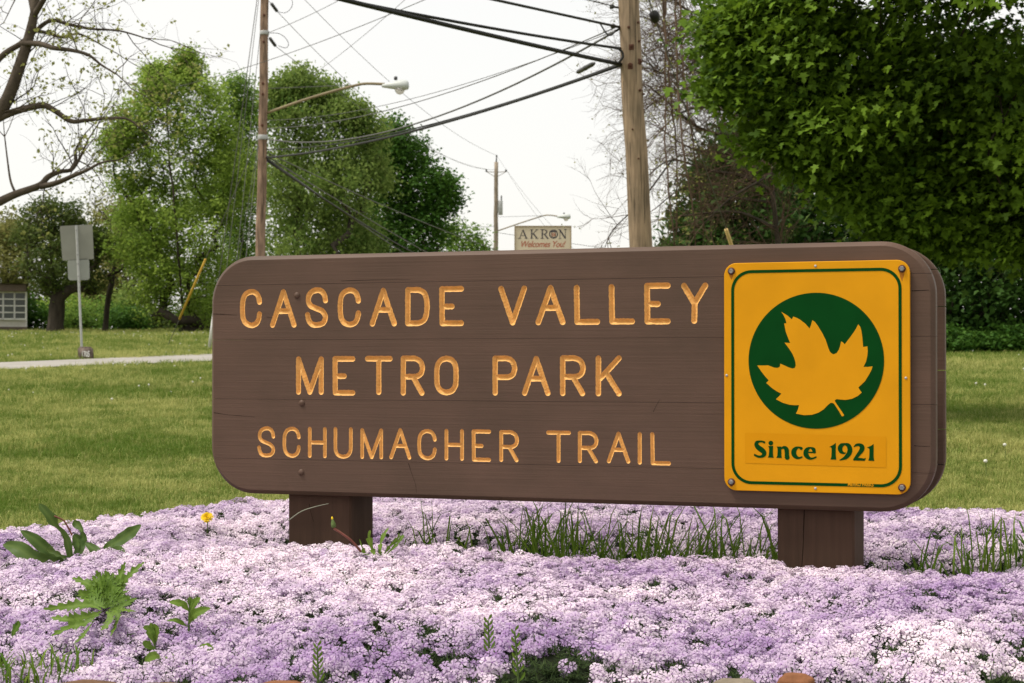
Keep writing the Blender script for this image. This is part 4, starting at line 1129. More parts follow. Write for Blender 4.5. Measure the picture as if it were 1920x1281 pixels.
# ------------------------------------------------------------------ the welcome sign far behind the board
Ya = 66.0
ca = at(1018, 470, Ya); ga = np.array([ca[0], Ya, zt(ca[0], Ya)])
ak = thing('welcome_sign', 'cream city welcome sign on posts showing above the board', 'sign', ga)
sc = Ya / FPX
def ax_(px): return (px - 1018) * sc
def az_(py): return at(1018, py, Ya)[2] - ga[2]
x0, x1, z1, z0 = ax_(964.5), ax_(1071.5), az_(423.5), az_(492)
mb = MB(); mb.box(((x0 + x1) / 2, .06, (z0 + z1) / 2), (x1 - x0 - .05, .09, z1 - z0 - .05)); mb.build('panel', M['cream'], ak)
mb = MB(); t = .035
for c, s in ((((x0 + x1) / 2, .05, z1 - t / 2), (x1 - x0, .14, t)), (((x0 + x1) / 2, .05, z0 + t / 2), (x1 - x0, .14, t)), ((x0 + t / 2, .05, (z0 + z1) / 2), (t, .14, z1 - z0 - 2 * t)), ((x1 - t / 2, .05, (z0 + z1) / 2), (t, .14, z1 - z0 - 2 * t))): mb.box(c, s)
mb.build('frame', M['tan_trim'], ak)
for x in (x0 + .35, x1 - .35):
    mb = MB(); mb.box((x, .16, z0 / 2 - .1), (.12, .10, z0 + .4), None, .01); mb.build('post', M['tan_trim'], ak)
def zpx(x, y): return ((860 + x / 5.822 - 1018) * sc, az_(280 + y / 5.822))     # from an enlarged view of the sign
def strokes(nm, lines, mat_, parent, y, conv):
    mb = MB()
    for k, (pts, wd) in enumerate(lines):
        P = np.array([conv(*p) for p in pts]); hw = np.atleast_1d(np.array(wd, float)) / 5.822 * sc / 2; hw = np.broadcast_to(hw, (len(P),))
        T = np.gradient(P, axis=0); T /= np.linalg.norm(T, axis=1)[:, None] + 1e-9; Nn = np.stack([-T[:, 1], T[:, 0]], 1)
        a, b = P + Nn * hw[:, None], P - Nn * hw[:, None]; n = len(P)
        yy = y - .0006 * k
        V = np.concatenate([np.stack([a[:, 0], np.full(n, yy), a[:, 1]], 1), np.stack([b[:, 0], np.full(n, yy), b[:, 1]], 1)])
        mb.add(V, [(i, i + 1, n + i + 1, n + i) for i in range(n - 1)])
    return mb.build(nm, mat_, parent)
circ = lambda cx, cy, r, n=28, a0=0, a1=2 * math.pi: [(cx + r * math.cos(a), cy + r * math.sin(a)) for a in np.linspace(a0, a1, n)]
ser = lambda x, y, w=34: ([(x - w / 2, y), (x + w / 2, y)], 6)
yl = .012
GL = {
 'A': [([(664, 972), (704, 878)], 7), ([(700, 878), (740, 972)], 14), ([(676, 942), (727, 942)], 6), ser(664, 973, 36), ser(740, 973, 38)],
 'K': [([(797, 878), (797, 973)], 14), ([(853, 880), (803, 930)], 7), ([(815, 920), (855, 972)], 14), ser(797, 877), ser(797, 973), ser(853, 878, 30), ser(856, 973, 34)],
 'R': [([(913, 876), (913, 972)], 14), ([(913, 879), (940, 879), (958, 888), (962, 902), (956, 917), (938, 926), (913, 927)], [6, 7, 12, 15, 12, 7, 6]), ([(935, 926), (972, 973)], 14), ser(908, 876, 30), ser(913, 973), ser(972, 973, 26)],
 'O': [(circ(1036, 926, 44), 11)],
 'N': [([(1106, 878), (1106, 973)], 6), ([(1104, 878), (1166, 975)], 15), ([(1165, 874), (1165, 975)], 6), ser(1100, 877, 26), ser(1106, 974, 30), ser(1166, 874, 30)],
}
for k_, g in GL.items(): strokes('letter', g, M['navy'], ak, yl, zpx)
strokes('shield', [([(1008, 903), (1036, 897), (1062, 903)], 14), ([(1012, 912), (1012, 940), (1024, 956), (1036, 962), (1048, 956), (1060, 940), (1060, 912)], 6)] , M['navy'], ak, yl, zpx)
strokes('shield_stripe', [([(x, 912), (x, 950)], 5) for x in (1020, 1030, 1042, 1052)], M['redink'], ak, yl - .004, zpx)
a, b = zpx(685, 1063), zpx(1168, 1000)
me = text_mesh('Welcomes You!', .5, .004, .35, .92)
obj('welcome_text', fit_text(me, a[0], b[0], a[1] - .02, b[1], yl), M['redink'], ak)

# ------------------------------------------------------------------ porch of the pale house at the left edge
Yh = 80.0
hb = at(20, 624, Yh); hb[2] = zt(hb[0], Yh)
hs = thing('house', 'low brown roofed house with gridded porch windows at the left edge', 'house', hb, .29)
kx = Yh / FPX
X_ = lambda px: (px - 20) * kx
Z_ = lambda py: at(20, py, Yh)[2] - hb[2]
xl, xr = X_(-140), X_(50)
mb = MB(); mb.box(((xl + xr) / 2, 2.6, (Z_(613) + Z_(547)) / 2), (xr - xl - .06, 5.0, Z_(547) - Z_(613))); mb.build('wall', M['siding'], hs)
mb = MB(); mb.box(((xl + xr) / 2, 2.6, Z_(613) / 2 - .15), (xr - xl, 5.1, Z_(613) + .3)); mb.build('foundation', M['house_brown'], hs)
mb = MB(); mb.box(((xl + xr) / 2 - .1, 2.5, (Z_(547) + Z_(533)) / 2), (xr - xl + .1, 5.6, Z_(533) - Z_(547)), None, .02); mb.build('fascia', M['house_brown'], hs)
mb = MB(); e, zr = .35, Z_(532.5); mb.add([(xl - e, -.45, zr), (xr + .08, -.45, zr), (xr + .08, 5.6, zr), (xl - e, 5.6, zr), (xl - e, 2.6, zr + .10), (xr - .5, 2.6, zr + .10)], [(0, 1, 5, 4), (2, 3, 4, 5), (1, 2, 5), (3, 0, 4), (3, 2, 1, 0)]); mb.build('roof', M['roof'], hs)
cols = [(27.5, 46), (7, 26), (-14, 5.5), (-35, -16), (-56, -37), (-77, -58)]
rows = [(549, 560), (562, 572.5), (574.5, 585), (587, 597.5)]
for (c0, c1) in cols:
    mb = MB(); t = .055
    w0, w1, zt_, zb_ = X_(c0), X_(c1), Z_(548), Z_(598.5)
    for c, s in ((((w0 + w1) / 2, 0, zt_), (w1 - w0 + 2 * t, .08, t * 1.3)), (((w0 + w1) / 2, 0, zb_), (w1 - w0 + 2 * t, .10, t * 1.3)), ((w0 - t / 2, 0, (zt_ + zb_) / 2), (t, .08, zt_ - zb_)), ((w1 + t / 2, 0, (zt_ + zb_) / 2), (t, .08, zt_ - zb_))): mb.box(c, s)
    for ya, yb in zip(rows[:-1], rows[1:]): mb.box(((w0 + w1) / 2, .003, (Z_(ya[1]) + Z_(yb[0])) / 2), (w1 - w0 - .004, .07, .05))
    wf = mb.build('window', M['white'], hs)
    for (ra, rb) in rows:
        mb = MB(); mb.box(((w0 + w1) / 2, .02, (Z_(ra) + Z_(rb)) / 2), (w1 - w0 - .01, .02, Z_(ra) - Z_(rb) - .01)); mb.build('pane', M['glass'], wf)
mb = MB(); mb.box((X_(48.4), -.02, (Z_(547) + Z_(613)) / 2), (.05, .1, Z_(547) - Z_(613))); mb.build('corner_board', M['white'], hs)
# ------------------------------------------------------------------ the park sign
SW, ST, SPW, SPD, S1, S2 = 2.6622, .052, .2568, .201, .2998, 2.1351
SZT, SZB = CAMZ + .3953, CAMZ - .4865
park = thing('park_sign', 'big brown routed wooden park sign with yellow maple leaf plate, standing in the flower bed', 'sign', (SG_X, SG_Y, 0), -SG_AL)
def plane_so(px, py, o):
    """photo pixel to (along the board, height) on the plane o behind the board's face"""
    d = ray(px, py); c = np.array([SG_X, SG_Y])
    k = (o + c @ SV) / (d[:2] @ SV)
    P = d * k; return np.array([(P[:2] - c) @ SU, P[2] + CAMZ])
RC = .175
def rr_clip(z0, z1, s0, s1, zb, zt2, r):
    """outline of a rounded board between two seams: points and outward normals, counter-clockwise"""
    P, Nn = [], []
    def side(zs, right):
        for z in zs:
            if z > zt2 - r: cz = zt2 - r
            elif z < zb + r: cz = zb + r
            else: cz = z
            dz = z - cz; dx = math.sqrt(max(r * r - dz * dz, 0)); nx = dx / r; nz = dz / r
            x = (s1 - r + dx) if right else (s0 + r - dx)
            P.append((x, z)); Nn.append((nx if right else -nx, nz))
    ang = [math.sin(a) for a in np.linspace(0, math.pi / 2, 15)]
    zs = sorted(set([z0, z1] + [zb + r - r * a for a in ang if z0 < zb + r - r * a < z1] + [zt2 - r + r * a for a in ang if z0 < zt2 - r + r * a < z1] + list(np.linspace(z0, z1, 5))))
    side(zs, True); side(zs[::-1], False)
    return np.array(P), np.array(Nn)
PROF = [(.0160, 0), (.0145, .0004), (.0125, .0018), (.0035, .0105), (.0012, .0135), (0, .018)]
def inset(P, Nn, e, seam_z):
    Q = P.copy()
    for i in range(len(P)):
        if min(abs(P[i, 1] - s) for s in seam_z) < 1e-6: Q[i, 0] = P[i, 0] - e / (Nn[i, 0] if abs(Nn[i, 0]) > .3 else math.copysign(.3, Nn[i, 0] or 1))
        else: Q[i] = P[i] - e * Nn[i]
    return Q
def dist_poly(p, path):
    a, b = path[:-1], path[1:]; ab = b - a; t = np.clip(((p - a) * ab).sum(1) / ((ab * ab).sum(1) + 1e-12), 0, 1)
    return np.sqrt((((a + ab * t[:, None]) - p) ** 2).sum(1).min())
def resample(path, step):
    path = np.asarray(path, float); L_s = np.concatenate([[0], np.cumsum(np.linalg.norm(np.diff(path, axis=0), axis=1))])
    n = max(3, int(L_s[-1] / step) + 1); u = np.linspace(0, L_s[-1], n)
    return np.stack([np.interp(u, L_s, path[:, k]) for k in range(2)], 1)
def smooth2(pts, n=6):
    return smooth_line(np.array([(x, y, 0) for x, y in pts]), n)[:, :2]
def ribbon(path, r, rough=.0):
    path = np.asarray(path); T = np.gradient(path, axis=0); T /= np.linalg.norm(T, axis=1)[:, None] + 1e-12; Nn = np.stack([-T[:, 1], T[:, 0]], 1)
    r = np.broadcast_to(np.asarray(r, float), (len(path),))
    jit = lambda: 1 + RNG.normal(0, rough, len(path))
    left, right = path + Nn * (r * jit())[:, None], path - Nn * (r * jit())[:, None]
    def cap(c, t, rr):
        a0 = math.atan2(t[1], t[0]); return [c + rr * np.array([math.cos(a0 + a), math.sin(a0 + a)]) for a in np.linspace(math.pi / 2, -math.pi / 2, 9)[1:-1]]
    out = list(left) + cap(path[-1], T[-1], r[-1]) + list(right[::-1]) + cap(path[0], -T[0], r[0])
    out = np.array(out)
    area = .5 * np.sum(out[:, 0] * np.roll(out[:, 1], -1) - np.roll(out[:, 0], -1) * out[:, 1])
    return out if area > 0 else out[::-1]

# routed letters as centre lines in a unit cell (x right, y up)
S_ = True
GLY = {
 'C': [(S_, [(1, .69), (.95, .82), (.80, .95), (.52, 1), (.22, .94), (.05, .80), (0, .60), (0, .40), (.05, .20), (.22, .06), (.52, 0), (.80, .05), (.95, .18), (1, .33)])],
 'A': [(0, [(0, 0), (.5, 1), (1, 0)]), (0, [(.22, .42), (.78, .42)])],
 'S': [(S_, [(.97, .70), (.90, .87), (.72, .98), (.48, 1), (.22, .95), (.06, .82), (.05, .66), (.20, .54), (.50, .47), (.80, .39), (.96, .26), (.94, .13), (.78, .03), (.50, 0), (.24, .02), (.08, .12), (.0, .29)])],
 'D': [(0, [(0, 0), (0, 1)]), (S_, [(0, 1), (.3, 1), (.60, .99), (.85, .90), (.97, .72), (1, .5), (.97, .28), (.85, .10), (.60, .01), (.3, 0), (0, 0)])],
 'E': [(0, [(.02, 0), (0, 1)]), (0, [(0, 1), (1, 1)]), (0, [(0, .49), (.52, .49)]), (0, [(.02, 0), (1, 0)])],
 'V': [(0, [(0, 1), (.5, 0), (1, 1)])],
 'L': [(0, [(0, 1), (.03, 0), (1, 0)])],
 'Y': [(0, [(0, 1), (.5, .49), (1, 1)]), (0, [(.5, .49), (.48, 0)])],
 'M': [(0, [(0, 0), (0, 1)]), (0, [(0, 1), (.5, 0), (1, 1)]), (0, [(1, 1), (1, 0)])],
 'T': [(0, [(0, 1), (1, 1)]), (0, [(.5, 1), (.5, 0)])],
 'R': [(0, [(0, 0), (0, 1)]), (S_, [(0, 1), (.30, 1), (.58, 1), (.84, .93), (.97, .80), (.98, .66), (.88, .54), (.66, .475), (.3, .47), (0, .47)]), (0, [(.50, .47), (.96, 0)])],
 'O': [(S_, [(.5, 1), (.22, .95), (.04, .80), (0, .60), (0, .40), (.04, .20), (.22, .05), (.5, 0)]), (S_, [(.5, 0), (.78, .05), (.96, .20), (1, .40), (1, .60), (.96, .80), (.78, .95), (.5, 1)])],
 'P': [(0, [(0, 0), (0, 1)]), (S_, [(0, 1), (.30, 1), (.60, 1), (.86, .93), (.98, .80), (1, .68), (.92, .54), (.70, .46), (.35, .455), (0, .455)])],
 'K': [(0, [(0, 0), (0, 1)]), (0, [(1, 1), (.08, .42)]), (0, [(.36, .60), (1, 0)])],
 'H': [(0, [(0, 0), (0, 1)]), (0, [(1, 0), (1, 1)]), (0, [(0, .5), (1, .5)])],
 'U': [(S_, [(0, 1), (0, .7), (0, .4), (.03, .2), (.2, .05), (.5, 0), (.8, .05), (.97, .2), (1, .4), (1, .7), (1, 1)])],
 'I': [(0, [(.5, 0), (.5, 1)])],
}
def zb_(ox, oy, k): return lambda r: tuple((ox + r[0] / k, oy + r[2] / k, ox + r[1] / k, oy + r[3] / k))
LET = []
for (ox, oy, k, rad), row in [((430, 510, 4.085, .0104), [('C', 82, 250, 130, 430), ('A', 312, 515, 132, 427), ('S', 580, 760, 118, 427), ('C', 830, 1008, 118, 425), ('A', 1075, 1283, 122, 418), ('D', 1347, 1535, 115, 415), ('E', 1607, 1797, 108, 415)]),
                       ((900, 510, 4.085, .0104), [('V', 140, 360, 105, 410), ('A', 425, 655, 100, 408), ('L', 718, 920, 97, 405), ('L', 985, 1187, 92, 402), ('E', 1257, 1460, 82, 402), ('Y', 1540, 1748, 82, 397)]),
                       ((540, 650, 5.647, .0102), [('M', 85, 378, 103, 510), ('E', 470, 712, 100, 518), ('T', 815, 1107, 98, 512), ('R', 1193, 1453, 95, 520), ('O', 1548, 1807, 95, 517)]),
                       ((880, 650, 5.647, .0100), [('P', 245, 507, 95, 520), ('A', 557, 860, 98, 522), ('R', 960, 1235, 92, 525), ('K', 1337, 1613, 93, 527)]),
                       ((470, 790, 4.683, .0072), [('S', 58, 218, 45, 317), ('C', 280, 438, 48, 320), ('H', 503, 667, 50, 322), ('U', 728, 895, 52, 328), ('M', 963, 1162, 62, 332), ('A', 1217, 1410, 60, 335), ('C', 1463, 1633, 68, 342), ('H', 1702, 1872, 68, 345)]),
                       ((880, 790, 4.683, .0072), [('E', 20, 190, 72, 355), ('R', 263, 437, 78, 358), ('T', 675, 892, 82, 365), ('R', 953, 1135, 85, 368), ('A', 1207, 1413, 92, 370), ('I', 1477, 1515, 95, 380), ('L', 1588, 1770, 97, 387)])]:
    for ch, x0, x1, y0, y1 in row:
        LET.append((ch, rad, (ox + x0 / k, oy + y0 / k, ox + x1 / k, oy + y1 / k)))
letters = []
for ch, rad, (x0, y0, x1, y1) in LET:
    sa, za = plane_so((x0), (y0 + y1) / 2, 0)[0], plane_so((x0 + x1) / 2, y0, 0)[1]
    sb, zc = plane_so((x1), (y0 + y1) / 2, 0)[0], plane_so((x0 + x1) / 2, y1, 0)[1]
    sa, sb, zlo, zhi = sa + rad, sb - rad, zc + rad, za - rad
    paths = []
    for sm, pts in GLY[ch]:
        p = smooth2(pts, 7) if sm else np.array(pts, float)
        p = np.stack([sa + p[:, 0] * (sb - sa), zlo + p[:, 1] * (zhi - zlo)], 1)
        segs = [p] if sm else [p[i:i + 2] for i in range(len(p) - 1)]
        for q in segs: paths.append(resample(q, rad * .55))
    letters.append((ch, rad, paths, (zlo + zhi) / 2))
SEAMS = [SZB] + [float(np.mean([plane_so(900, y9, 0)[1], plane_so(1300, y13, 0)[1]])) for y9, y13 in ((869, 878), (751, 756), (634.5, 634), (526, 521))] + [SZT]
GAP = .0005
GD = 1.0    # groove depth over half width
for k in range(5):
    z0, z1 = SEAMS[k] + (GAP if k else 0), SEAMS[k + 1] - (GAP if k < 4 else 0)
    P, Nn = rr_clip(z0, z1, 0, SW, SZB, SZT, RC)
    seam_z = [s for s in (z0 if k else 99, z1 if k < 4 else 99)]
    rings = [(inset(P, Nn, e, seam_z), o_) for e, o_ in PROF]
    face = rings[0][0]
    mine = [l for l in letters if z0 < l[3] < z1]
    verts, faces, owner = [Vector(p) for p in face], [list(range(len(face)))], [None]
    # densify seams so the face triangulates cleanly
    for li, (ch, rad, paths, _) in enumerate(mine):
        for p in paths:
            rb_ = ribbon(p, rad, .035); b0 = len(verts); verts += [Vector(q) for q in rb_]; faces.append(list(range(b0, b0 + len(rb_)))); owner.append(li)
            verts += [Vector(q) for q in p]
            inner = ribbon(p, rad * .55); verts += [Vector(q) for q in inner[::2]]
    cv, ce, cf, ov, oe, of = delaunay_2d_cdt(verts, [], faces, 0, 1e-6, True)
    cv = np.array([(v.x, v.y) for v in cv])
    who = []
    for f, orig in zip(cf, of):
        ls = [owner[q] for q in orig if owner[q] is not None]
        who.append(ls[0] if ls else (-1 if 0 in orig else -2))
    who = np.array(who); cf = np.array([tuple(f) for f in cf])
    edge_v = set(cf[who == -1].ravel().tolist())
    # plank: face with openings for the letters, rounded rim, edges, back
    V = [(x, 0, z) for x, z in cv]; F = [tuple(f[::-1]) if False else tuple(f) for f in cf[who == -1]]
    F = [(f[0], f[1], f[2]) for f in F]
    n = len(P); b = len(V)
    for Q, o_ in rings: V += [(x, o_, z) for x, z in Q]
    V += [(x, ST, z) for x, z in P]
    nr = len(rings) + 1
    for r_ in range(nr - 1):
        for i in range(n):
            j = (i + 1) % n
            F.append((b + r_ * n + i, b + (r_ + 1) * n + i, b + (r_ + 1) * n + j, b + r_ * n + j))
    F.append(tuple(b + (nr - 1) * n + i for i in range(n - 1, -1, -1)))
    me = new_mesh('plank', V, F)
    bmx = bmesh.new(); bmx.from_mesh(me); bmesh.ops.remove_doubles(bmx, verts=bmx.verts[:], dist=2e-6); bmesh.ops.delete(bmx, geom=[v for v in bmx.verts if not v.link_faces], context='VERTS'); bmesh.ops.recalc_face_normals(bmx, faces=bmx.faces[:]); bmx.to_mesh(me); bmx.free()
    pk = obj('plank', me, M['board'], park)
    for li, (ch, rad, paths, _) in enumerate(mine):
        tri = cf[who == li]
        ids = np.unique(tri); mp = {int(a): i for i, a in enumerate(ids)}
        V = []
        for a in ids:
            p = cv[a]
            q = max(0, 1 - min(dist_poly(p, pa) for pa in paths) / rad)
            dep = 0 if int(a) in edge_v else rad * GD * (1 - (1 - q) ** 1.35)
            V.append((p[0], dep, p[1]))
        F = [tuple(mp[int(a)] for a in t3) for t3 in tri]
        lm = new_mesh('letter', V, F, False)
        bmx = bmesh.new(); bmx.from_mesh(lm); bmesh.ops.recalc_face_normals(bmx, faces=bmx.faces[:])
        if sum(f.normal.y for f in bmx.faces) > 0: bmesh.ops.reverse_faces(bmx, faces=bmx.faces[:])
        bmx.to_mesh(lm); bmx.free()
        obj('letter', lm, M['gold'], pk)
# rear board, planks with open joints, a little larger face seen past the right edge
zs_b = [SZB, SZB + .145, SZB + .262, SZB + .46, SZB + .675, SZB + .80, SZT]
for k in range(6):
    z0, z1 = zs_b[k] + (.0012 if k else 0), zs_b[k + 1] - (.0012 if k < 5 else 0)
    P, Nn = rr_clip(z0, z1, 0, SW, SZB, SZT, RC); sz = [z0 if k else 99, z1 if k < 5 else 99]
    o0 = ST + SPD; V, F = [], []; n = len(P)
    rings = [(inset(P, Nn, .006, sz), o0), (inset(P, Nn, .0015, sz), o0 + .002), (P, o0 + .006), (P, o0 + ST - .018)] + [(inset(P, Nn, e, sz), o0 + ST - o_) for e, o_ in PROF[::-1]]
    for Q, o_ in rings: V += [(x, o_, z) for x, z in Q]
    for r_ in range(len(rings) - 1):
        for i in range(n):
            j = (i + 1) % n; F.append((r_ * n + i, (r_ + 1) * n + i, (r_ + 1) * n + j, r_ * n + j))
    F += [tuple(range(n)), tuple((len(rings) - 1) * n + i for i in range(n - 1, -1, -1))]
    o = obj('rear_plank', new_mesh('rear_plank', V, F), M['board'], park)
for s_ in (S1, S2):
    mb = MB(); mb.box((s_ + SPW / 2, ST + SPD / 2 - .0, (SZT - .05 - .45) / 2), (SPW, SPD - .004, SZT - .05 + .45), None, .007); o = mb.build('post', M['post'], park)
# carriage bolts through the board
for px, py in [(556, 554), (565, 756), (564, 886)]:
    s_, z_ = plane_so(px, py, -.004)
    mb = MB(); mb.lathe([(.0125, 0), (.0122, .002), (.0095, .0055), (.005, .0075), (.0015, .008)], (s_, .001, z_), 16, (0, -1, 0)); mb.build('bolt', M['board'], park, True)

for pts, w_ in [([(400, 589), (420, 589.6), (444, 591)], 1.3), ([(500, 594.5), (505, 595.2), (512, 596.5)], .8), ([(401, 774), (430, 778), (478, 782)], 1.0), ([(1710, 545.5), (1730, 544.5), (1742, 544)], 1.6), ([(1714, 836), (1730, 837), (1744, 837)], 1.2),
               ([(766, 869), (772, 888), (779, 908), (781, 924)], .9), ([(1225, 772), (1231, 760), (1238, 748)], .8), ([(640, 527), (700, 525), (770, 524)], .8)]:
    q = smooth_line(np.array([(x, y, 0) for x, y in pts]), 5)[:, :2]; P = np.array([plane_so(x, y, 0) for x, y in q])
    rb_ = ribbon(P, np.linspace(1, .35, len(P)) * w_ * .5 / 520, .2)
    obj('crack', new_mesh('crack', [(x, -.0004, z) for x, z in rb_], [tuple(range(len(rb_)))]), M['crack'], park)
for pts, w_, o_ in [([(1508, 957), (1507, 985), (1506, 1020), (1503, 1066)], 1.8, ST + .0016), ([(580, 945), (582, 958), (588, 978)], 1.0, ST + .0016)]:
    P = np.array([plane_so(x, y, o_) for x, y in smooth_line(np.array([(x, y, 0) for x, y in pts]), 5)[:, :2]]); rb_ = ribbon(P, np.linspace(1, .5, len(P)) * w_ * .5 / 520, .2)
    obj('crack', new_mesh('crack', [(x, o_, z) for x, z in rb_], [tuple(range(len(rb_)))]), M['crack'], park)
# yellow plate
PO = -.016
ps0, pz1 = plane_so(1357.5, 493, PO)[0], .5 * (plane_so(1400, 492.3, PO)[1] + plane_so(1660, 488.6, PO)[1])
ps1, pz0 = plane_so(1706.5, 700, PO)[0], .5 * (plane_so(1400, 920.3, PO)[1] + plane_so(1660, 927.2, PO)[1])
def rrect(s0, s1, z0, z1, r, n=8):
    out = []
    for cx, cz, a0 in ((s1 - r, z1 - r, 0), (s0 + r, z1 - r, 90), (s0 + r, z0 + r, 180), (s1 - r, z0 + r, 270)):
        out += [(cx + r * math.cos(math.radians(a0 + a)), cz + r * math.sin(math.radians(a0 + a))) for a in np.linspace(0, 90, n)]
    return np.array(out)
o1 = rrect(ps0, ps1, pz0, pz1, .042); n = len(o1); o2 = rrect(ps0 + .0015, ps1 - .0015, pz0 + .0015, pz1 - .0015, .0405)
V = [(x, PO, z) for x, z in o2] + [(x, PO + .0015, z) for x, z in o1] + [(x, PO + .011, z) for x, z in o1]
F = [tuple(range(n))] + [(i, i + n, (i + 1) % n + n, (i + 1) % n) for i in range(n)] + [(i + n, i + 2 * n, (i + 1) % n + 2 * n, (i + 1) % n + n) for i in range(n)] + [tuple(range(3 * n - 1, 2 * n - 1, -1))]
me = new_mesh('plate', V, F); bmx = bmesh.new(); bmx.from_mesh(me); bmesh.ops.recalc_face_normals(bmx, faces=bmx.faces[:]); bmx.to_mesh(me); bmx.free()
plate = obj('plate', me, M['yellow'], park)
def flat_cdt(polys, holes=()):
    verts, faces = [], []
    for p in list(polys) + list(holes):
        p = np.asarray(p); ar = .5 * np.sum(p[:, 0] * np.roll(p[:, 1], -1) - np.roll(p[:, 0], -1) * p[:, 1]); p = p if ar > 0 else p[::-1]
        b0 = len(verts); verts += [Vector(q) for q in p]; faces.append(list(range(b0, b0 + len(p))))
    cv, ce, cf, ov, oe, of = delaunay_2d_cdt(verts, [], faces, 0, 1e-7, True)
    np_ = len(polys)
    F = [tuple(f) for f, g in zip(cf, of) if any(q < np_ for q in g) and not any(q >= np_ for q in g)]
    return np.array([(v.x, v.y) for v in cv]), F
def decal(nm, polys, mat_, o_, holes=()):
    V, F = flat_cdt(polys, holes)
    me = new_mesh(nm, [(x, o_, z) for x, z in V], F)
    bmx = bmesh.new(); bmx.from_mesh(me); bmesh.ops.delete(bmx, geom=[v for v in bmx.verts if not v.link_faces], context='VERTS'); bmesh.ops.recalc_face_normals(bmx, faces=bmx.faces[:])
    if sum(f.normal.y * f.calc_area() for f in bmx.faces) > 0: bmesh.ops.reverse_faces(bmx, faces=bmx.faces[:])
    bmx.to_mesh(me); bmx.free()
    return obj(nm, me, mat_, plate)
decal('border', [rrect(ps0 + .0245, ps1 - .0265, pz0 + .0225, pz1 - .0245, .068, 12)], M['green'], PO - .0010, [rrect(ps0 + .0345, ps1 - .0365, pz0 + .0325, pz1 - .0345, .058, 12)])
cc = plane_so(1529, 676.5, PO); cr = .2235
decal('disc', [np.array([(cc[0] + cr * math.cos(a), cc[1] + cr * math.sin(a)) for a in np.linspace(0, 2 * math.pi, 97)[:-1]])], M['green'], PO - .0010)
LEAF = [(355, 212), (380, 227), (410, 245), (450, 280), (462, 255), (490, 265), (520, 280), (570, 318), (608, 362), (622, 325), (632, 287), (655, 302), (680, 335), (720, 400), (750, 460), (775, 535), (785, 560), (797, 578), (820, 591), (848, 580), (868, 550), (880, 515), (888, 475), (905, 485), (920, 502),
        (960, 450), (1000, 395), (1022, 360), (1040, 323), (1058, 345), (1068, 380), (1076, 430), (1084, 525), (1122, 520), (1125, 560), (1122, 600), (1110, 655), (1087, 702), (1125, 703), (1168, 697), (1160, 725), (1140, 765), (1100, 830), (1042, 885), (1055, 908), (1072, 930), (1035, 962), (985, 986), (930, 996), (880, 993), (850, 989), (832, 998),
        (835, 1012), (850, 1035), (880, 1078), (915, 1130), (905, 1143), (893, 1140), (868, 1095), (845, 1060), (825, 1030), (810, 1022), (795, 1022), (770, 1042), (735, 1078), (690, 1108), (630, 1128), (560, 1132), (487, 1118), (505, 1080), (515, 1042), (470, 1043), (430, 1039), (370, 1022), (308, 990), (335, 965), (357, 940), (320, 922), (275, 892), (222, 845), (245, 822), (215, 790), (180, 745), (143, 690),
        (200, 690), (240, 689), (265, 698), (290, 708), (320, 712), (340, 705), (346, 690), (347, 673), (390, 692), (420, 706), (455, 717), (475, 712), (485, 692), (482, 660), (472, 625), (455, 585), (425, 540), (385, 487), (410, 488), (435, 490), (415, 440), (398, 395), (388, 350), (382, 315), (403, 315), (392, 275), (375, 240)]
decal('leaf_emblem', [np.array([plane_so(1390 + x / 4.743, 540 + y / 4.743, PO) for x, y in LEAF])], M['yellow'], PO - .0018)
k8 = lambda x, y: plane_so(1390 + x / 6.857, 800 + y / 6.857, PO)
decal('text_strip', [np.array([k8(48, 78), k8(1862, 130), k8(1862, 528), k8(48, 470)])], M['yellow2'], PO - .0008)
def wrib(pts):
    q = smooth_line(np.array([(x, y, w) for x, y, w in pts]), 6)
    s8 = abs(k8(1000, 300)[1] - k8(1000, 400)[1]) / 100
    return ribbon(np.array([k8(a, b_) for a, b_ in q[:, :2]]), np.maximum(q[:, 2], 3) * s8)
def wpoly(pts): return np.array([k8(*p) for p in pts])
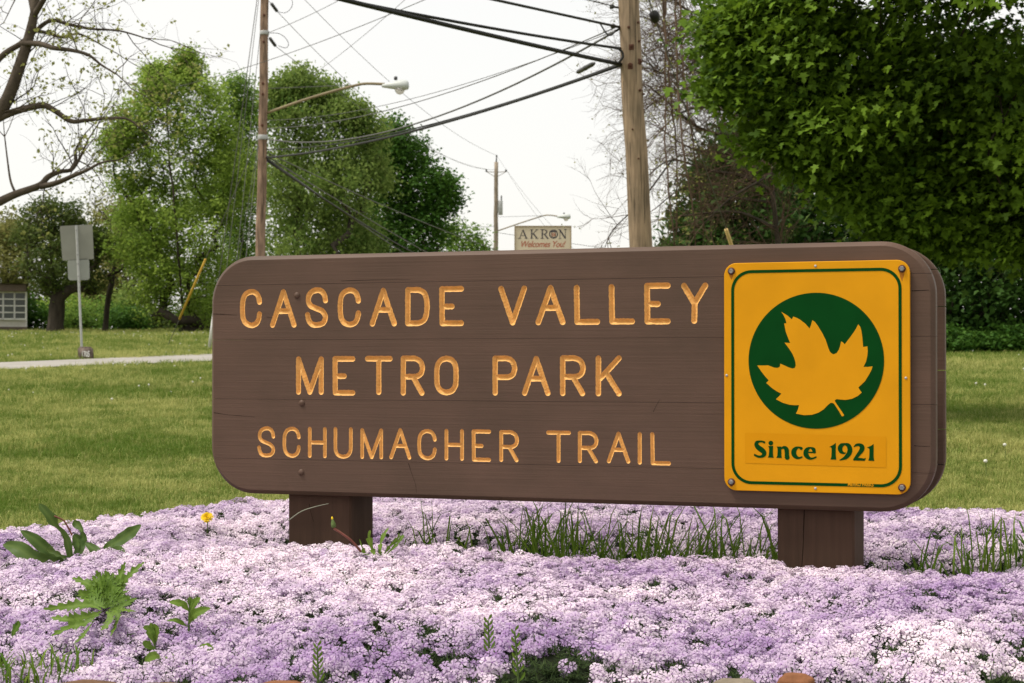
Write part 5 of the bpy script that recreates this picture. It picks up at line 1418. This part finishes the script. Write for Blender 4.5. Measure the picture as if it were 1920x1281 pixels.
TXT = [
 [wrib([(296, 202, 14), (268, 192, 12), (232, 192, 14), (203, 205, 24), (196, 235, 28), (218, 268, 32), (262, 300, 34), (294, 332, 30), (288, 366, 26), (256, 386, 17), (215, 384, 15), (175, 366, 14)]), wpoly([(306, 190), (302, 222), (285, 205), (270, 190)]), wpoly([(165, 345), (178, 360), (190, 376), (172, 378)])],
 [np.array([k8(380 + 31 * math.cos(a), 212 + 30 * math.sin(a)) for a in np.linspace(0, 6.283, 21)[:-1]]), wpoly([(345, 250), (411, 248), (408, 300), (408, 350), (412, 380), (418, 401), (342, 398), (354, 370), (358, 320), (358, 285), (354, 264)])],
 [wpoly([(455, 257), (514, 256), (516, 330), (516, 370), (522, 404), (452, 402), (464, 370), (467, 310), (466, 280)]), wrib([(512, 286, 10), (535, 270, 16), (562, 272, 24), (582, 296, 29), (586, 340, 28), (588, 372, 29), (592, 398, 30)]), wpoly([(556, 404), (560, 385), (612, 385), (620, 408)])],
 [wrib([(770, 280, 20), (742, 268, 12), (706, 278, 22), (678, 312, 32), (678, 356, 32), (706, 392, 24), (742, 404, 14), (778, 392, 11)])],
 [wrib([(820, 329, 8), (880, 331, 9), (950, 332, 10)]), wrib([(938, 326, 20), (928, 292, 24), (892, 273, 11), (856, 286, 22), (832, 322, 31), (836, 366, 32), (866, 400, 23), (906, 412, 13), (960, 393, 11)])],
 [wpoly([(1130, 262), (1160, 246), (1188, 230), (1216, 208), (1215, 300), (1215, 370), (1222, 426), (1146, 422), (1158, 390), (1161, 330), (1162, 280), (1152, 266)])],
 [wrib([(1334, 224, 13), (1290, 240, 26), (1270, 278, 30), (1284, 322, 24), (1318, 342, 12), (1336, 338, 8)]), wrib([(1330, 224, 13), (1374, 240, 26), (1396, 286, 31), (1388, 340, 31), (1350, 390, 26), (1310, 414, 16), (1268, 430, 6)])],
 [wrib([(1450, 258, 6), (1478, 238, 16), (1518, 234, 20), (1550, 256, 30), (1550, 296, 30), (1516, 346, 24), (1480, 392, 20), (1452, 424, 14)]), wpoly([(1436, 434), (1470, 398), (1540, 404), (1578, 410), (1604, 400), (1588, 440), (1500, 438)])],
 [wpoly([(1612, 270), (1645, 256), (1672, 244), (1702, 222), (1701, 330), (1702, 390), (1710, 442), (1632, 437), (1645, 400), (1648, 330), (1648, 290), (1636, 276)])],
]
for polys in TXT: decal('letter', polys, M['green'], PO - .0015)
me = text_mesh('METRO PARKS', .02, .0006)
a, b = plane_so(1590, 911.5, PO), plane_so(1638, 905.5, PO)
obj('maker_text', fit_text(me, a[0], b[0], a[1], b[1], PO - .0016), M['yellow'], plate)
for px, py in [(1371, 508.5), (1691, 504), (1371, 904), (1691, 914.5)]:
    s_, z_ = plane_so(px, py, PO - .004)
    mb = MB(); mb.lathe([(.0125, 0), (.0125, .002), (.012, .003)], (s_, PO - .0002, z_), 18, (0, -1, 0)); w_ = mb.build('washer', M['rust'], plate, True)
    mb = MB(); mb.lathe([(.0085, 0), (.0085, .0045), (.007, .006)], (s_, PO - .003, z_), 6, (0, -1, 0)); mb.build('bolt', M['steel'], plate)
for px, py, ln in [(1371, 508.5, 14), (1691, 504, 20), (1371, 904, 9), (1691, 914.5, 10)]:
    c_ = plane_so(px, py, PO); e_ = ln / 570
    decal('rust_streak', [np.array([(c_[0] - .011, c_[1]), (c_[0] + .011, c_[1]), (c_[0] + .007, c_[1] - .6 * e_), (c_[0] + .001, c_[1] - 1.2 * e_), (c_[0] - .005, c_[1] - .8 * e_)])], M['streak'], PO - .00015)
for px, py in [(1529, 499), (1529, 916), (1362.5, 704), (1698.5, 709)]:
    s_, z_ = plane_so(px, py, PO)
    mb = MB(); mb.lathe([(.0045, 0), (.0042, .0015), (.002, .0025)], (s_, PO - .0002, z_), 10, (0, -1, 0)); mb.build('screw', M['galv'], plate, True)
# ------------------------------------------------------------------ weeds, grasses and stones in the bed
M['dock'] = leaf_mat('dock_leaf', (.045, .095, .018), (.12, .185, .04), .25, .5, .2)
M['weed'] = leaf_mat('weed_leaf', (.06, .125, .015), (.17, .27, .04), .3, .5, .15)
M['dandelion'] = mat('dandelion_yellow', (.85, .60, .012), .7, .1, (90, 90, 90), 0)
M['redstem'] = mat('reddish_stem', (.20, .07, .05), .6, .2, (30, 30, 30), 0)
M['greenstem'] = mat('green_stem', (.09, .14, .035), .6, .2, (30, 30, 30), 0)
def bz(x, y): return float(max(bed_z(x, y), -.1))
def on_bed(px, py, lift=0):
    """sight line through a pixel down to the top of the phlox"""
    d = ray(px, py)
    Y = np.linspace(3.8, 9.5, 900)
    X, Z_r = d[0] * Y / d[1], CAMZ + d[2] * Y / d[1]
    k = np.nonzero(Z_r < bed_z(X, Y) + lift)[0]; k = k[0] if len(k) else -1
    p = np.array([X[k], Y[k], Z_r[k]])
    return p
def leaf_strip(P, w, width_prof, nrm, fold=.25, lobes=0, tint=.5, curl=0):
    """a leaf: spine points, half width, profile along it; two rows either side of the midrib"""
    P = np.asarray(P, float); n = len(P)
    T = np.gradient(P, axis=0); T /= np.linalg.norm(T, axis=1)[:, None] + 1e-9
    nrm = np.asarray(nrm, float)
    S = np.cross(T, nrm); S /= np.linalg.norm(S, axis=1)[:, None] + 1e-9
    Nn = np.cross(S, T)
    t = np.linspace(0, 1, n); W = w * np.interp(t, *zip(*width_prof))
    if lobes: W = W * np.where(t < .93, .34 + .62 * ((t * lobes) % 1) ** 1.3, 1)
    wav = .2 * np.sin(t * 23) * W
    V = np.concatenate([P + S * W[:, None] + Nn * (W * fold + wav)[:, None], P + S * (W * .5)[:, None] + Nn * (W * fold * .35)[:, None], P, P - S * (W * .5)[:, None] + Nn * (W * fold * .35)[:, None], P - S * W[:, None] + Nn * (W * fold - wav)[:, None]])
    F = []
    for r in range(4):
        for i in range(n - 1): F.append((r * n + i, r * n + i + 1, (r + 1) * n + i + 1, (r + 1) * n + i))
    tt = np.concatenate([np.full(n, tint + .1), np.full(n, tint - .1), np.full(n, tint + .35), np.full(n, tint - .1), np.full(n, tint + .1)])
    return V, F, tt
def add_leaf(parent, base, P, w, prof, nrm, mat_, fold=.25, lobes=0, tint=.5, nm='leaf'):
    V, F, tt = leaf_strip(P, w, prof, nrm, fold, lobes, tint)
    me = new_mesh(nm, V - base, F, True); a = me.attributes.new('tint', 'FLOAT', 'POINT'); a.data.foreach_set('value', np.clip(tt, 0, 1).astype(np.float32))
    return obj(nm, me, mat_, parent)
LANCE = [(0, .12), (.12, .25), (.3, .8), (.5, 1), (.7, .85), (.88, .45), (1, .03)]
STRAP = [(0, .35), (.22, .45), (.42, .68), (.6, .80), (.75, .70), (.9, .36), (1, .03)]
def plant(name, label, cat, base_px, leaves, mat_, lift=0, group=None, fold=.25, lobes=0, prof=LANCE, facing=(0, -.8, .6), hole=.06):
    base = on_bed(*base_px); base[2] -= .02
    root = thing(name, label, cat, base, 0, group); WEED_HOLES.append((base[0], base[1], hole))
    for pts, w, dys, tint in leaves:
        P = [base + np.array([0, 0, .0])] if pts[0] is None else []
        for (px, py), dy in zip([p for p in pts if p is not None], dys): P.append(at(px, py, min(base[1] + dy, on_bed(px, py, lift)[1] - .02)))
        P = smooth_line(np.array(P), 5 if not lobes else 14)
        add_leaf(root, base, P, w * base[1] / FPX, prof, np.array(facing) + RNG.normal(0, .25, 3), mat_, fold, lobes, tint)
    return root, base
Z = lambda x, y: (x / 3.3625, 900 + y / 3.3625)
dock, db = plant('dock_plant', 'dock plant with long smooth dark green leaves at the left of the bed', 'plant', Z(430, 520), [
    ([Z(445, 490), Z(420, 380), Z(350, 290), Z(295, 215), Z(243, 148)], 17, (0, 0, -.02, -.03, -.03), .40),
    ([Z(430, 500), Z(350, 480), Z(290, 435), Z(210, 370), Z(128, 318)], 15, (0, -.02, -.03, -.03, -.02), .32),
    ([Z(420, 515), Z(300, 510), Z(200, 490), Z(110, 430), Z(18, 408)], 20, (0, -.05, -.07, -.05, -.02), .40),
    ([Z(440, 515), Z(380, 480), Z(330, 455), Z(295, 440)], 15, (0, -.06, -.10, -.12), .55),
    ([Z(470, 500), Z(500, 440), Z(490, 390), Z(462, 345)], 16, (0, .01, .02, .02), .25),
    ([Z(500, 470), Z(520, 410), Z(523, 370), Z(522, 322)], 10, (0, .02, .03, .03), .28),
    ([Z(490, 500), Z(560, 490), Z(600, 450), Z(535, 395)], 14, (0, -.02, -.02, 0), .30),
    ([Z(640, 500), Z(680, 425), Z(760, 380), Z(830, 330), Z(890, 282)], 16, (.02, .02, .02, .02, .03), .35),
    ([Z(620, 500), Z(690, 480), Z(745, 450), Z(800, 495)], 14, (0, -.02, -.03, -.05), .38),
    ([Z(630, 505), Z(632, 480), Z(640, 460), Z(632, 440)], 9, (0, .01, .02, .02), .35),
    ([Z(520, 330), Z(505, 300), Z(480, 275), Z(470, 252)], 10, (.04, .05, .06, .06), .4),
    ([Z(255, 560), Z(252, 545), Z(262, 532), Z(268, 520)], 7, (-.08, -.08, -.08, -.08), .4),
], M['dock'], prof=STRAP, hole=.07)
mb = MB(); P = smooth_line(np.array([at(*Z(455, 350), db[1]), at(*Z(430, 300), db[1]), at(*Z(400, 255), db[1] - .01), at(*Z(342, 228), db[1] - .02)]), 5); mb.tube(P - db, .003, 5); mb.build('stem', M['redstem'], dock, True)
th, tb = plant('thistle', 'spiky rosette weed with lobed leaves near the lower left', 'plant', Z(650, 800), [
    ([Z(660, 800), Z(620, 720), Z(560, 660), Z(455, 618)], 17, (0, -.02, -.02, 0), .55),
    ([Z(660, 800), Z(650, 700), Z(640, 640), Z(605, 570)], 16, (0, .02, .02, .03), .6),
    ([Z(670, 800), Z(680, 700), Z(672, 620), Z(668, 560)], 13, (0, .03, .04, .05), .5),
    ([Z(680, 800), Z(720, 710), Z(760, 600), Z(790, 518)], 14, (0, .02, .03, .04), .5),
    ([Z(690, 790), Z(750, 680), Z(830, 590), Z(910, 518)], 15, (0, 0, .0, .02), .45),
    ([Z(640, 820), Z(560, 790), Z(420, 800), Z(272, 815)], 17, (0, -.06, -.10, -.12), .5),
    ([Z(640, 830), Z(560, 860), Z(430, 880), Z(320, 868)], 17, (0, -.08, -.13, -.16), .55),
    ([Z(630, 850), Z(540, 900), Z(440, 930), Z(325, 985)], 16, (0, -.10, -.16, -.20), .5),
    ([Z(670, 830), Z(700, 860), Z(690, 900), Z(640, 950)], 17, (0, -.09, -.13, -.15), .75),
    ([Z(680, 820), Z(730, 830), Z(745, 880), Z(700, 985)], 13, (0, -.08, -.14, -.2), .5),
    ([Z(690, 810), Z(760, 800), Z(810, 770), Z(860, 745)], 14, (0, -.04, -.05, -.05), .3),
    ([Z(690, 820), Z(750, 820), Z(800, 825), Z(855, 830)], 9, (0, -.06, -.09, -.10), .8),
    ([Z(650, 790), Z(600, 730), Z(520, 720), Z(500, 690)], 15, (0, -.04, -.05, -.05), .65),
    ([Z(650, 800), Z(630, 740), Z(610, 690), Z(600, 640)], 16, (0, -.03, -.04, -.04), .7),
    ([Z(700, 790), Z(730, 740), Z(745, 700), Z(735, 660)], 13, (0, .0, .01, .01), .4),
    ([Z(600, 880), Z(540, 960), Z(510, 1000), Z(470, 1030)], 9, (-.08, -.15, -.18, -.2), .45),
] + [([Z(665, 810), Z(665 + 60 * math.cos(a), 800 - 80 * math.sin(a)), Z(665 + 120 * math.cos(a), 790 - 165 * math.sin(a)), Z(665 + 165 * math.cos(a), 790 - 215 * math.sin(a))], 13, (0, -.02, -.02, -.01 + .03 * (i % 3)), .35 + .05 * (i % 5)) for i, a in enumerate(np.linspace(.25, 2.9, 14))] + [
], M['weed'], lift=.045, fold=.3, lobes=9, hole=.05)
def stem_weed(label, base_px, stem, leaves, mat_=None, group='upright weeds in the bed', tint=.5, r=2.2):
    base = on_bed(*base_px); base[2] -= .02
    root = thing('weed', label, 'plant', base, 0, group)
    P = smooth_line(np.array([base] + [at(x, y, base[1] + dy) for x, y, dy in stem]), 4)
    mb = MB(); mb.tube(P - base, np.linspace(r, r * .6, len(P)) * base[1] / FPX, 5); mb.build('stem', M['greenstem'], root, True)
    for pts, w, tn in leaves:
        Q = smooth_line(np.array([at(x, y, base[1] + dy) for x, y, dy in pts]), 4)
        add_leaf(root, base, Q, w * base[1] / FPX, LANCE, (RNG.normal(0, .3), -.8, .6), mat_ or M['weed'], .25, 0, tn)
    return root
def z3(x, y, dy=0): a = Z(x, y); return (a[0], a[1], dy)
stem_weed('small weed with broad pale leaves right of the spiky rosette', Z(1190, 985), [z3(1192, 880), z3(1195, 790), z3(1195, 745)], [
    ([z3(1192, 830), z3(1160, 790, -.01), z3(1115, 775, -.02), z3(1065, 770, -.02)], 8, .75), ([z3(1195, 860), z3(1220, 790, .01), z3(1245, 760, .01), z3(1265, 742, .01)], 8, .5),
    ([z3(1195, 905), z3(1215, 860, -.02), z3(1260, 830, -.03), z3(1330, 808, -.03)], 10, .55), ([z3(1190, 930), z3(1150, 905, -.02), z3(1105, 885, -.03), z3(1050, 888, -.03)], 5, .5), ([z3(1195, 800), z3(1200, 770), z3(1197, 735)], 7, .45)])
stem_weed('small bright green weed with upright leaves at the lower left', Z(985, 1080), [z3(975, 1020), z3(965, 960)], [
    ([z3(975, 1040), z3(955, 980, -.01), z3(930, 940, -.01), z3(900, 932, -.02)], 9, .6), ([z3(978, 1040), z3(965, 970), z3(955, 930), z3(950, 900)], 8, .55), ([z3(980, 1040), z3(985, 980), z3(985, 940), z3(970, 905)], 8, .7), ([z3(985, 1060), z3(950, 1050, -.03), z3(920, 1030, -.04), z3(915, 1010, -.04)], 9, .4)])
stem_weed('low weed with one drooping light green leaf at the bottom left', Z(1020, 1165), [z3(1020, 1130, -.01)], [
    ([z3(1025, 1125), z3(985, 1108, -.03), z3(945, 1120, -.05), z3(912, 1160, -.06)], 9, .8), ([z3(1025, 1125), z3(1060, 1115, -.03), z3(1085, 1130, -.04), z3(1068, 1165, -.05)], 9, .7)])
stem_weed('single light green leaf poking from the phlox near the bottom left', Z(1265, 1100), [z3(1262, 1080)], [([z3(1245, 1070), z3(1280, 1062, -.02), z3(1320, 1085, -.03), z3(1335, 1140, -.04)], 12, .7)])
stem_weed('dark leaf lying on the phlox at the far left edge', Z(70, 1005), [z3(80, 985)], [([z3(70, 1000), z3(95, 950), z3(115, 915), z3(118, 885)], 9, .15)])
for lab, x0, y0, y1, lx in [('tall leafy seedling shoot at the bottom left of centre', 597, 1281, 1212, -2), ('leafy seedling shoot left of the taller pair at bottom centre', 918, 1232, 1163, -3), ('tallest leafy seedling shoot at the bottom centre', 973, 1279, 1183, -8)]:
    lv = []
    for k in range(13):
        t = k / 12; y = y0 + (y1 - y0) * t; x = x0 + lx * t; sd = (-1) ** k; ln = 11 * (1 - .55 * t) + 4
        lv.append(([(x, y, 0), (x + sd * ln * .55, y - ln * .75, -.004), (x + sd * ln * .75, y - ln * 1.3, -.006)], 2.6, .55 + .2 * (k % 2)))
    stem_weed(lab, (x0, y0 + 6), [(x0 + lx * .5, (y0 + y1) / 2, 0), (x0 + lx, y1, 0)], lv, M['weed'], 'seedling shoots at the front of the bed', r=2.6)

# dandelions
def dandelion_head(c, parent, base, r, fwd):
    mb = MB()
    ax = np.array(fwd) / np.linalg.norm(fwd); q = np.array(Vector((0, 0, 1)).rotation_difference(Vector(ax)).to_matrix())
    V, F = [], []
    for ring, (nn, rr, zz) in enumerate(((26, 1, .0), (22, .8, .22), (16, .55, .36), (9, .3, .42))):
        for k in range(nn):
            a = 2 * math.pi * (k + .5 * ring) / nn + RNG.normal(0, .05); l = r * rr * RNG.uniform(.9, 1.08); w = r * .10
            d = np.array([math.cos(a), math.sin(a), 0]); s = np.array([-math.sin(a), math.cos(a), 0]); b = len(V)
            V += [d * l * .1 - s * w * .5, d * l * .1 + s * w * .5, d * l + s * w + np.array([0, 0, zz * r]), d * l - s * w + np.array([0, 0, zz * r])]; F.append((b, b + 1, b + 2, b + 3))
    mb.add(np.array(V) @ q.T + c - base, F); return mb.build('flower', M['dandelion'], parent)
dbase = on_bed(388, 1000); dbase[2] -= .01
dd_ = thing('dandelion', 'open yellow dandelion flower left of the sign post', 'dandelion', dbase)
hc = at(388, 970, dbase[1]); mb = MB(); mb.tube(smooth_line(np.array([(0, 0, 0), (hc - dbase) * .5 + np.array([.003, 0, 0]), hc - dbase]), 4), .0022, 6); mb.build('stem', M['greenstem'], dd_, True)
dandelion_head(hc, dd_, dbase, .025, (.05, -.8, .6))
add_leaf(dd_, dbase, smooth_line(np.array([at(383, 1004, dbase[1] - .01), at(374, 999, dbase[1] - .02), at(369, 1000, dbase[1] - .03)]), 4), .008, LANCE, (0, -.8, .6), M['weed'], .2, 0, .3)
dl, lb = plant('dandelion', 'dandelion plant with notched leaves and a closed bud beside the left sign post', 'dandelion', (706, 1046), [
    ([(706, 1050), (698, 1030), (692, 1008), (694, 994)], 8, (0, -.02, -.03, -.03), .75), ([(704, 1050), (688, 1040), (680, 1028), (674, 1011)], 4, (0, -.01, -.02, -.02), .6),
    ([(712, 1048), (714, 1020), (722, 1000), (729, 990)], 8, (0, 0, .01, .02), .7), ([(716, 1046), (730, 1025), (745, 1010), (748, 1000)], 6, (0, .02, .03, .04), .45),
    ([(700, 1052), (690, 1045), (684, 1040), (678, 1032)], 5, (0, -.03, -.04, -.04), .65), ([(718, 1046), (745, 1020), (755, 1005), (758, 1003)], 6, (.02, .04, .06, .08), .35), ([(715, 1050), (712, 1040), (712, 1035), (710, 1030)], 6, (-.02, -.03, -.03, -.03), .5)],
    M['weed'], lobes=3, hole=.05)
P = smooth_line(np.array([at(678, 1036, lb[1]), at(660, 1015, lb[1] - .02), at(640, 1000, lb[1] - .03), at(626, 991, lb[1] - .03)]), 5); mb = MB(); mb.tube(P - lb, .0042, 6); mb.build('stem', M['redstem'], dl, True)
bt = at(626, 990, lb[1] - .03); mb = MB(); mb.lathe([(.003, 0), (.0085, .004), (.008, .014), (.004, .026), (.0015, .032)], bt - lb, 8, (-.15, 0, 1)); mb.build('bud', M['greenstem'], dl, True)
mb = MB(); mb.lathe([(.003, 0), (.0035, .004), (.001, .010)], bt - lb + np.array([-.005, 0, .028]), 6, (-.15, 0, 1)); mb.build('bud_tip', M['dandelion'], dl, True)
gbl = thing('dry_grass_blade', 'single pale dry grass blade bending across the left sign post', 'grass blade', at(541, 976, 6.25)); b0 = np.array(gbl.location)
P = smooth_line(np.array([at(541, 976, 6.25), at(565, 959, 6.22), at(592, 950, 6.2), at(616, 944.5, 6.18)]), 4); mb = MB(); mb.tube(P - b0, np.linspace(.0022, .0010, len(P)), 4); mb.build('blade', mat('dry_blade', (.22, .23, .17), .7, .1, (9, 9, 9)), gbl, True)

# clumps of long grass in the trough behind the board
def grass_clump(label, x, y, z, n, h, spread, w=.0034, lean=.9, group='clumps of long grass in the bed'):
    V, F, T = [], [], []
    for i in range(n):
        a = random.uniform(0, 6.28); r = spread * math.sqrt(random.random())
        o0 = np.array([r * math.cos(a) * 1.6, r * math.sin(a), 0]); da = random.uniform(0, 6.28); hh = h * random.uniform(.45, 1.1); ln = lean * random.uniform(.1, 1.2)
        d = np.array([math.cos(da), math.sin(da), 0]); sa = da + math.pi / 2 + random.uniform(-.9, .9); sd = np.array([math.cos(sa), math.sin(sa) * .5, 0]) * w * random.uniform(.7, 1.4)
        pts = [o0, o0 + d * hh * ln * .15 + np.array([0, 0, hh * .4]), o0 + d * hh * ln * .5 + np.array([0, 0, hh * .75]), o0 + d * hh * ln + np.array([0, 0, hh * (1 - .25 * ln)])]
        b = len(V)
        for p, k in zip(pts, (.8, 1, .75, .08)): V += [p - sd * k, p + sd * k]
        F += [(b, b + 1, b + 3, b + 2), (b + 2, b + 3, b + 5, b + 4), (b + 4, b + 5, b + 7, b + 6)]; T += [random.uniform(.1, .9)] * 8
    me = new_mesh('grass_clump', np.array(V), F); a = me.attributes.new('tint', 'FLOAT', 'POINT'); a.data.foreach_set('value', np.array(T, np.float32))
    o = obj('grass_clump', me, M['tall_grass']); o.location = (x, y, z); return tag(o, label, 'grass clump', group)
def W2(s, o): p = np.array([SG_X, SG_Y]) + SU * s + SV * o; return p[0], p[1]
for lab, s, o_, n_, h, sp in [('sparse grass blades just right of the left sign post', .72, .38, 14, .24, .07), ('grass tuft a third of the way along under the board', .98, .34, 22, .22, .08),
                             ('grass tuft left of the middle under the board', 1.16, .40, 34, .23, .09), ('dense grass clump under the middle of the board', 1.36, .34, 46, .26, .10),
                             ('dense grass clump right of the middle under the board', 1.56, .36, 56, .27, .11), ('tallest grass clump under the yellow plate edge', 1.75, .42, 56, .28, .11),
                             ('grass clump just left of the right sign post', 1.98, .42, 40, .24, .09), ('low grass hugging the left side of the right sign post', 2.08, .14, 26, .15, .06),
                             ('low grass at the foot of the board middle', 1.30, .16, 40, .10, .14), ('low grass in the dark gap left of middle', .95, .14, 30, .10, .12), ('low grass in the dark gap right of middle', 1.70, .14, 36, .11, .13),
                             ('grass tuft right of the right sign post', 2.50, .30, 14, .20, .06), ('grass tuft below the right end of the board', 2.66, .50, 26, .24, .08), ('grass tuft just past the right end of the board', 2.84, .55, 34, .25, .08),
                             ('grass tuft half way to the right photo edge', 3.02, .62, 22, .22, .08), ('thin grass tuft near the right photo edge', 3.22, .70, 14, .22, .08), ('grass tuft at the left side of the left sign post', .22, .10, 22, .13, .04)]:
    x, y = W2(s, o_); grass_clump(lab, x, y, bz(x, y) - .01, int(n_ * random.uniform(1.2, 1.8)), (h + (.09 if s < 2.3 else .02)) * random.uniform(.8, 1.1), sp * 1.1)
for lab, px, py, n_, h in [('few short blades poking from the phlox right of centre', 1075, 1048, 7, .05), ('small leaf tuft beside the dandelion', 272, 988, 7, .04), ('short grass at the bottom left corner', 30, 1278, 50, .08), ('short dark grass left of the brown edging stones', 75, 1262, 60, .07)]:
    p = on_bed(px, py); grass_clump(lab, p[0], p[1], bz(p[0], p[1]) - .005, n_, h, .03 if n_ < 20 else .09, .003, .8)
# dandelion seed stalks on the right lawn
for lab, px, py, h in [('dandelion seed stalk on the lawn right of the board', 1848, 892, .12), ('taller dandelion seed stalk on the lawn near the right photo edge', 1884, 860, .13)]:
    g = ground(px, py + 8); r = thing('dandelion', lab, 'dandelion', g, 0, 'seed stalks on the lawn')
    mb = MB(); mb.tube([(0, 0, -.01), (.004, 0, h * .6), (0, 0, h)], .002, 5); mb.build('stem', M['greenstem'], r)
    mb = MB(); mb.lathe([(.002, -.012), (.010, -.008), (.014, 0), (.010, .009), (.002, .012)], (0, 0, h), 8); mb.build('seed_head', M['clover'], r, True)

# edging stones at the front
def stone(label, px, py, wpx, hpx, Y, col, seed):
    c = at(px, py, Y); w = wpx * Y / FPX; h = hpx * Y / FPX * 1.6
    bmx = bmesh.new(); bmesh.ops.create_icosphere(bmx, subdivisions=4, radius=1)
    for v in bmx.verts:
        p = v.co.copy(); k = 1 + .30 * mnoise.noise(p * 1.1 + Vector((seed, 0, 0))) + .10 * mnoise.noise(p * 3 + Vector((0, seed, 0))) + .03 * mnoise.noise(p * 9)
        q = p * k
        for a in range(3): q[a] = math.copysign(abs(q[a]) ** .75, q[a])
        v.co = Vector((q.x * w / 2, q.y * w * .32, q.z * h / 2))
    me = bpy.data.meshes.new('edging_stone'); bmx.to_mesh(me); bmx.free(); me.polygons.foreach_set('use_smooth', [True] * len(me.polygons))
    o = obj('edging_stone', me, M[col]); o.location = (c[0], c[1], c[2] - h * .36); tag(o, label, 'stone', 'edging stones at the front of the bed')
M['stone_brown'] = mat('brown_stone', (.15, .085, .05), .9, .4, (14, 14, 14), .006, (50, 50, 50), spec=.15)
M['stone_orange'] = mat('orange_brown_stone', (.22, .095, .045), .9, .3, (14, 14, 14), .006, (50, 50, 50), spec=.15)
M['stone_grey'] = mat('tan_grey_stone', (.24, .20, .15), .9, .3, (14, 14, 14), .006, (50, 50, 50), spec=.15)
for i, a in enumerate([('brown edging stone at the bottom left corner', 160, 1268, 150, 40, 4.04, 'stone_brown'), ('dark brown edging stone left of the tall seedling', 305, 1273, 140, 36, 4.02, 'stone_brown'),
                       ('brown edging stone under the seedling left of centre', 525, 1270, 130, 36, 4.03, 'stone_orange'), ('tan grey edging stone right of centre at the bottom', 1378, 1268, 90, 30, 4.03, 'stone_grey'), ('orange brown edging stone at the bottom right', 1492, 1262, 76, 40, 4.03, 'stone_orange')]):
    stone(a[0], a[1], a[2] + (16 if a[1] < 700 else 10), a[3] * .9, a[4] * .9, a[5], a[6], i * 3.7 + 1)

# ------------------------------------------------------------------ the phlox carpet
X, Y = bed_points(1600)
gap = bed_gap(X, Y); keep = RNG.random(len(X)) > gap
s_, o_ = sign_so(X, Y)
for sp in (S1, S2): keep &= ~((s_ > sp - .01) & (s_ < sp + SPW + .01) & (o_ > ST - .02) & (o_ < ST + SPD + .01))
for (hx, hy, hr) in WEED_HOLES: keep &= ((X - hx) ** 2 + (Y - hy) ** 2) > (hr * RNG.uniform(.3, 1.0, len(X))) ** 2
X, Y = X[keep], Y[keep]; n = len(X)
nm_ = bed_normal(X, Y, 1.25) + RNG.normal(0, .20, (n, 3)) + np.stack([np.zeros(n), -.12 - .55 * sstep(5.1, 4.3, Y), np.zeros(n)], 1); nm_ /= np.linalg.norm(nm_, axis=1)[:, None]
z = bed_z(X, Y) + RNG.uniform(-.016, .016, n)
a1, a2 = bed_shade(X, Y)
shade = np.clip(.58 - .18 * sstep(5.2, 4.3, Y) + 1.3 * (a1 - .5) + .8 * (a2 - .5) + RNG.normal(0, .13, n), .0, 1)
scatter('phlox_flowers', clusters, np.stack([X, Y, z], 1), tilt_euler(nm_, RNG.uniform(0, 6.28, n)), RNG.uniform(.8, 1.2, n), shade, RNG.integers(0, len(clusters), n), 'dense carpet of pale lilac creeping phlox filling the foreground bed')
X, Y = bed_points(1100); n = len(X)
s_, o_ = sign_so(X, Y)
scatter('phlox_foliage', needles, np.stack([X, Y, bed_z(X, Y) - .004], 1), tilt_euler(bed_normal(X, Y) + RNG.normal(0, .2, (n, 3)), RNG.uniform(0, 6.28, n)), RNG.uniform(.8, 1.3, n), RNG.uniform(-.3, .3, n), RNG.integers(0, 4, n), 'short dark needle leaves showing between the phlox flowers')
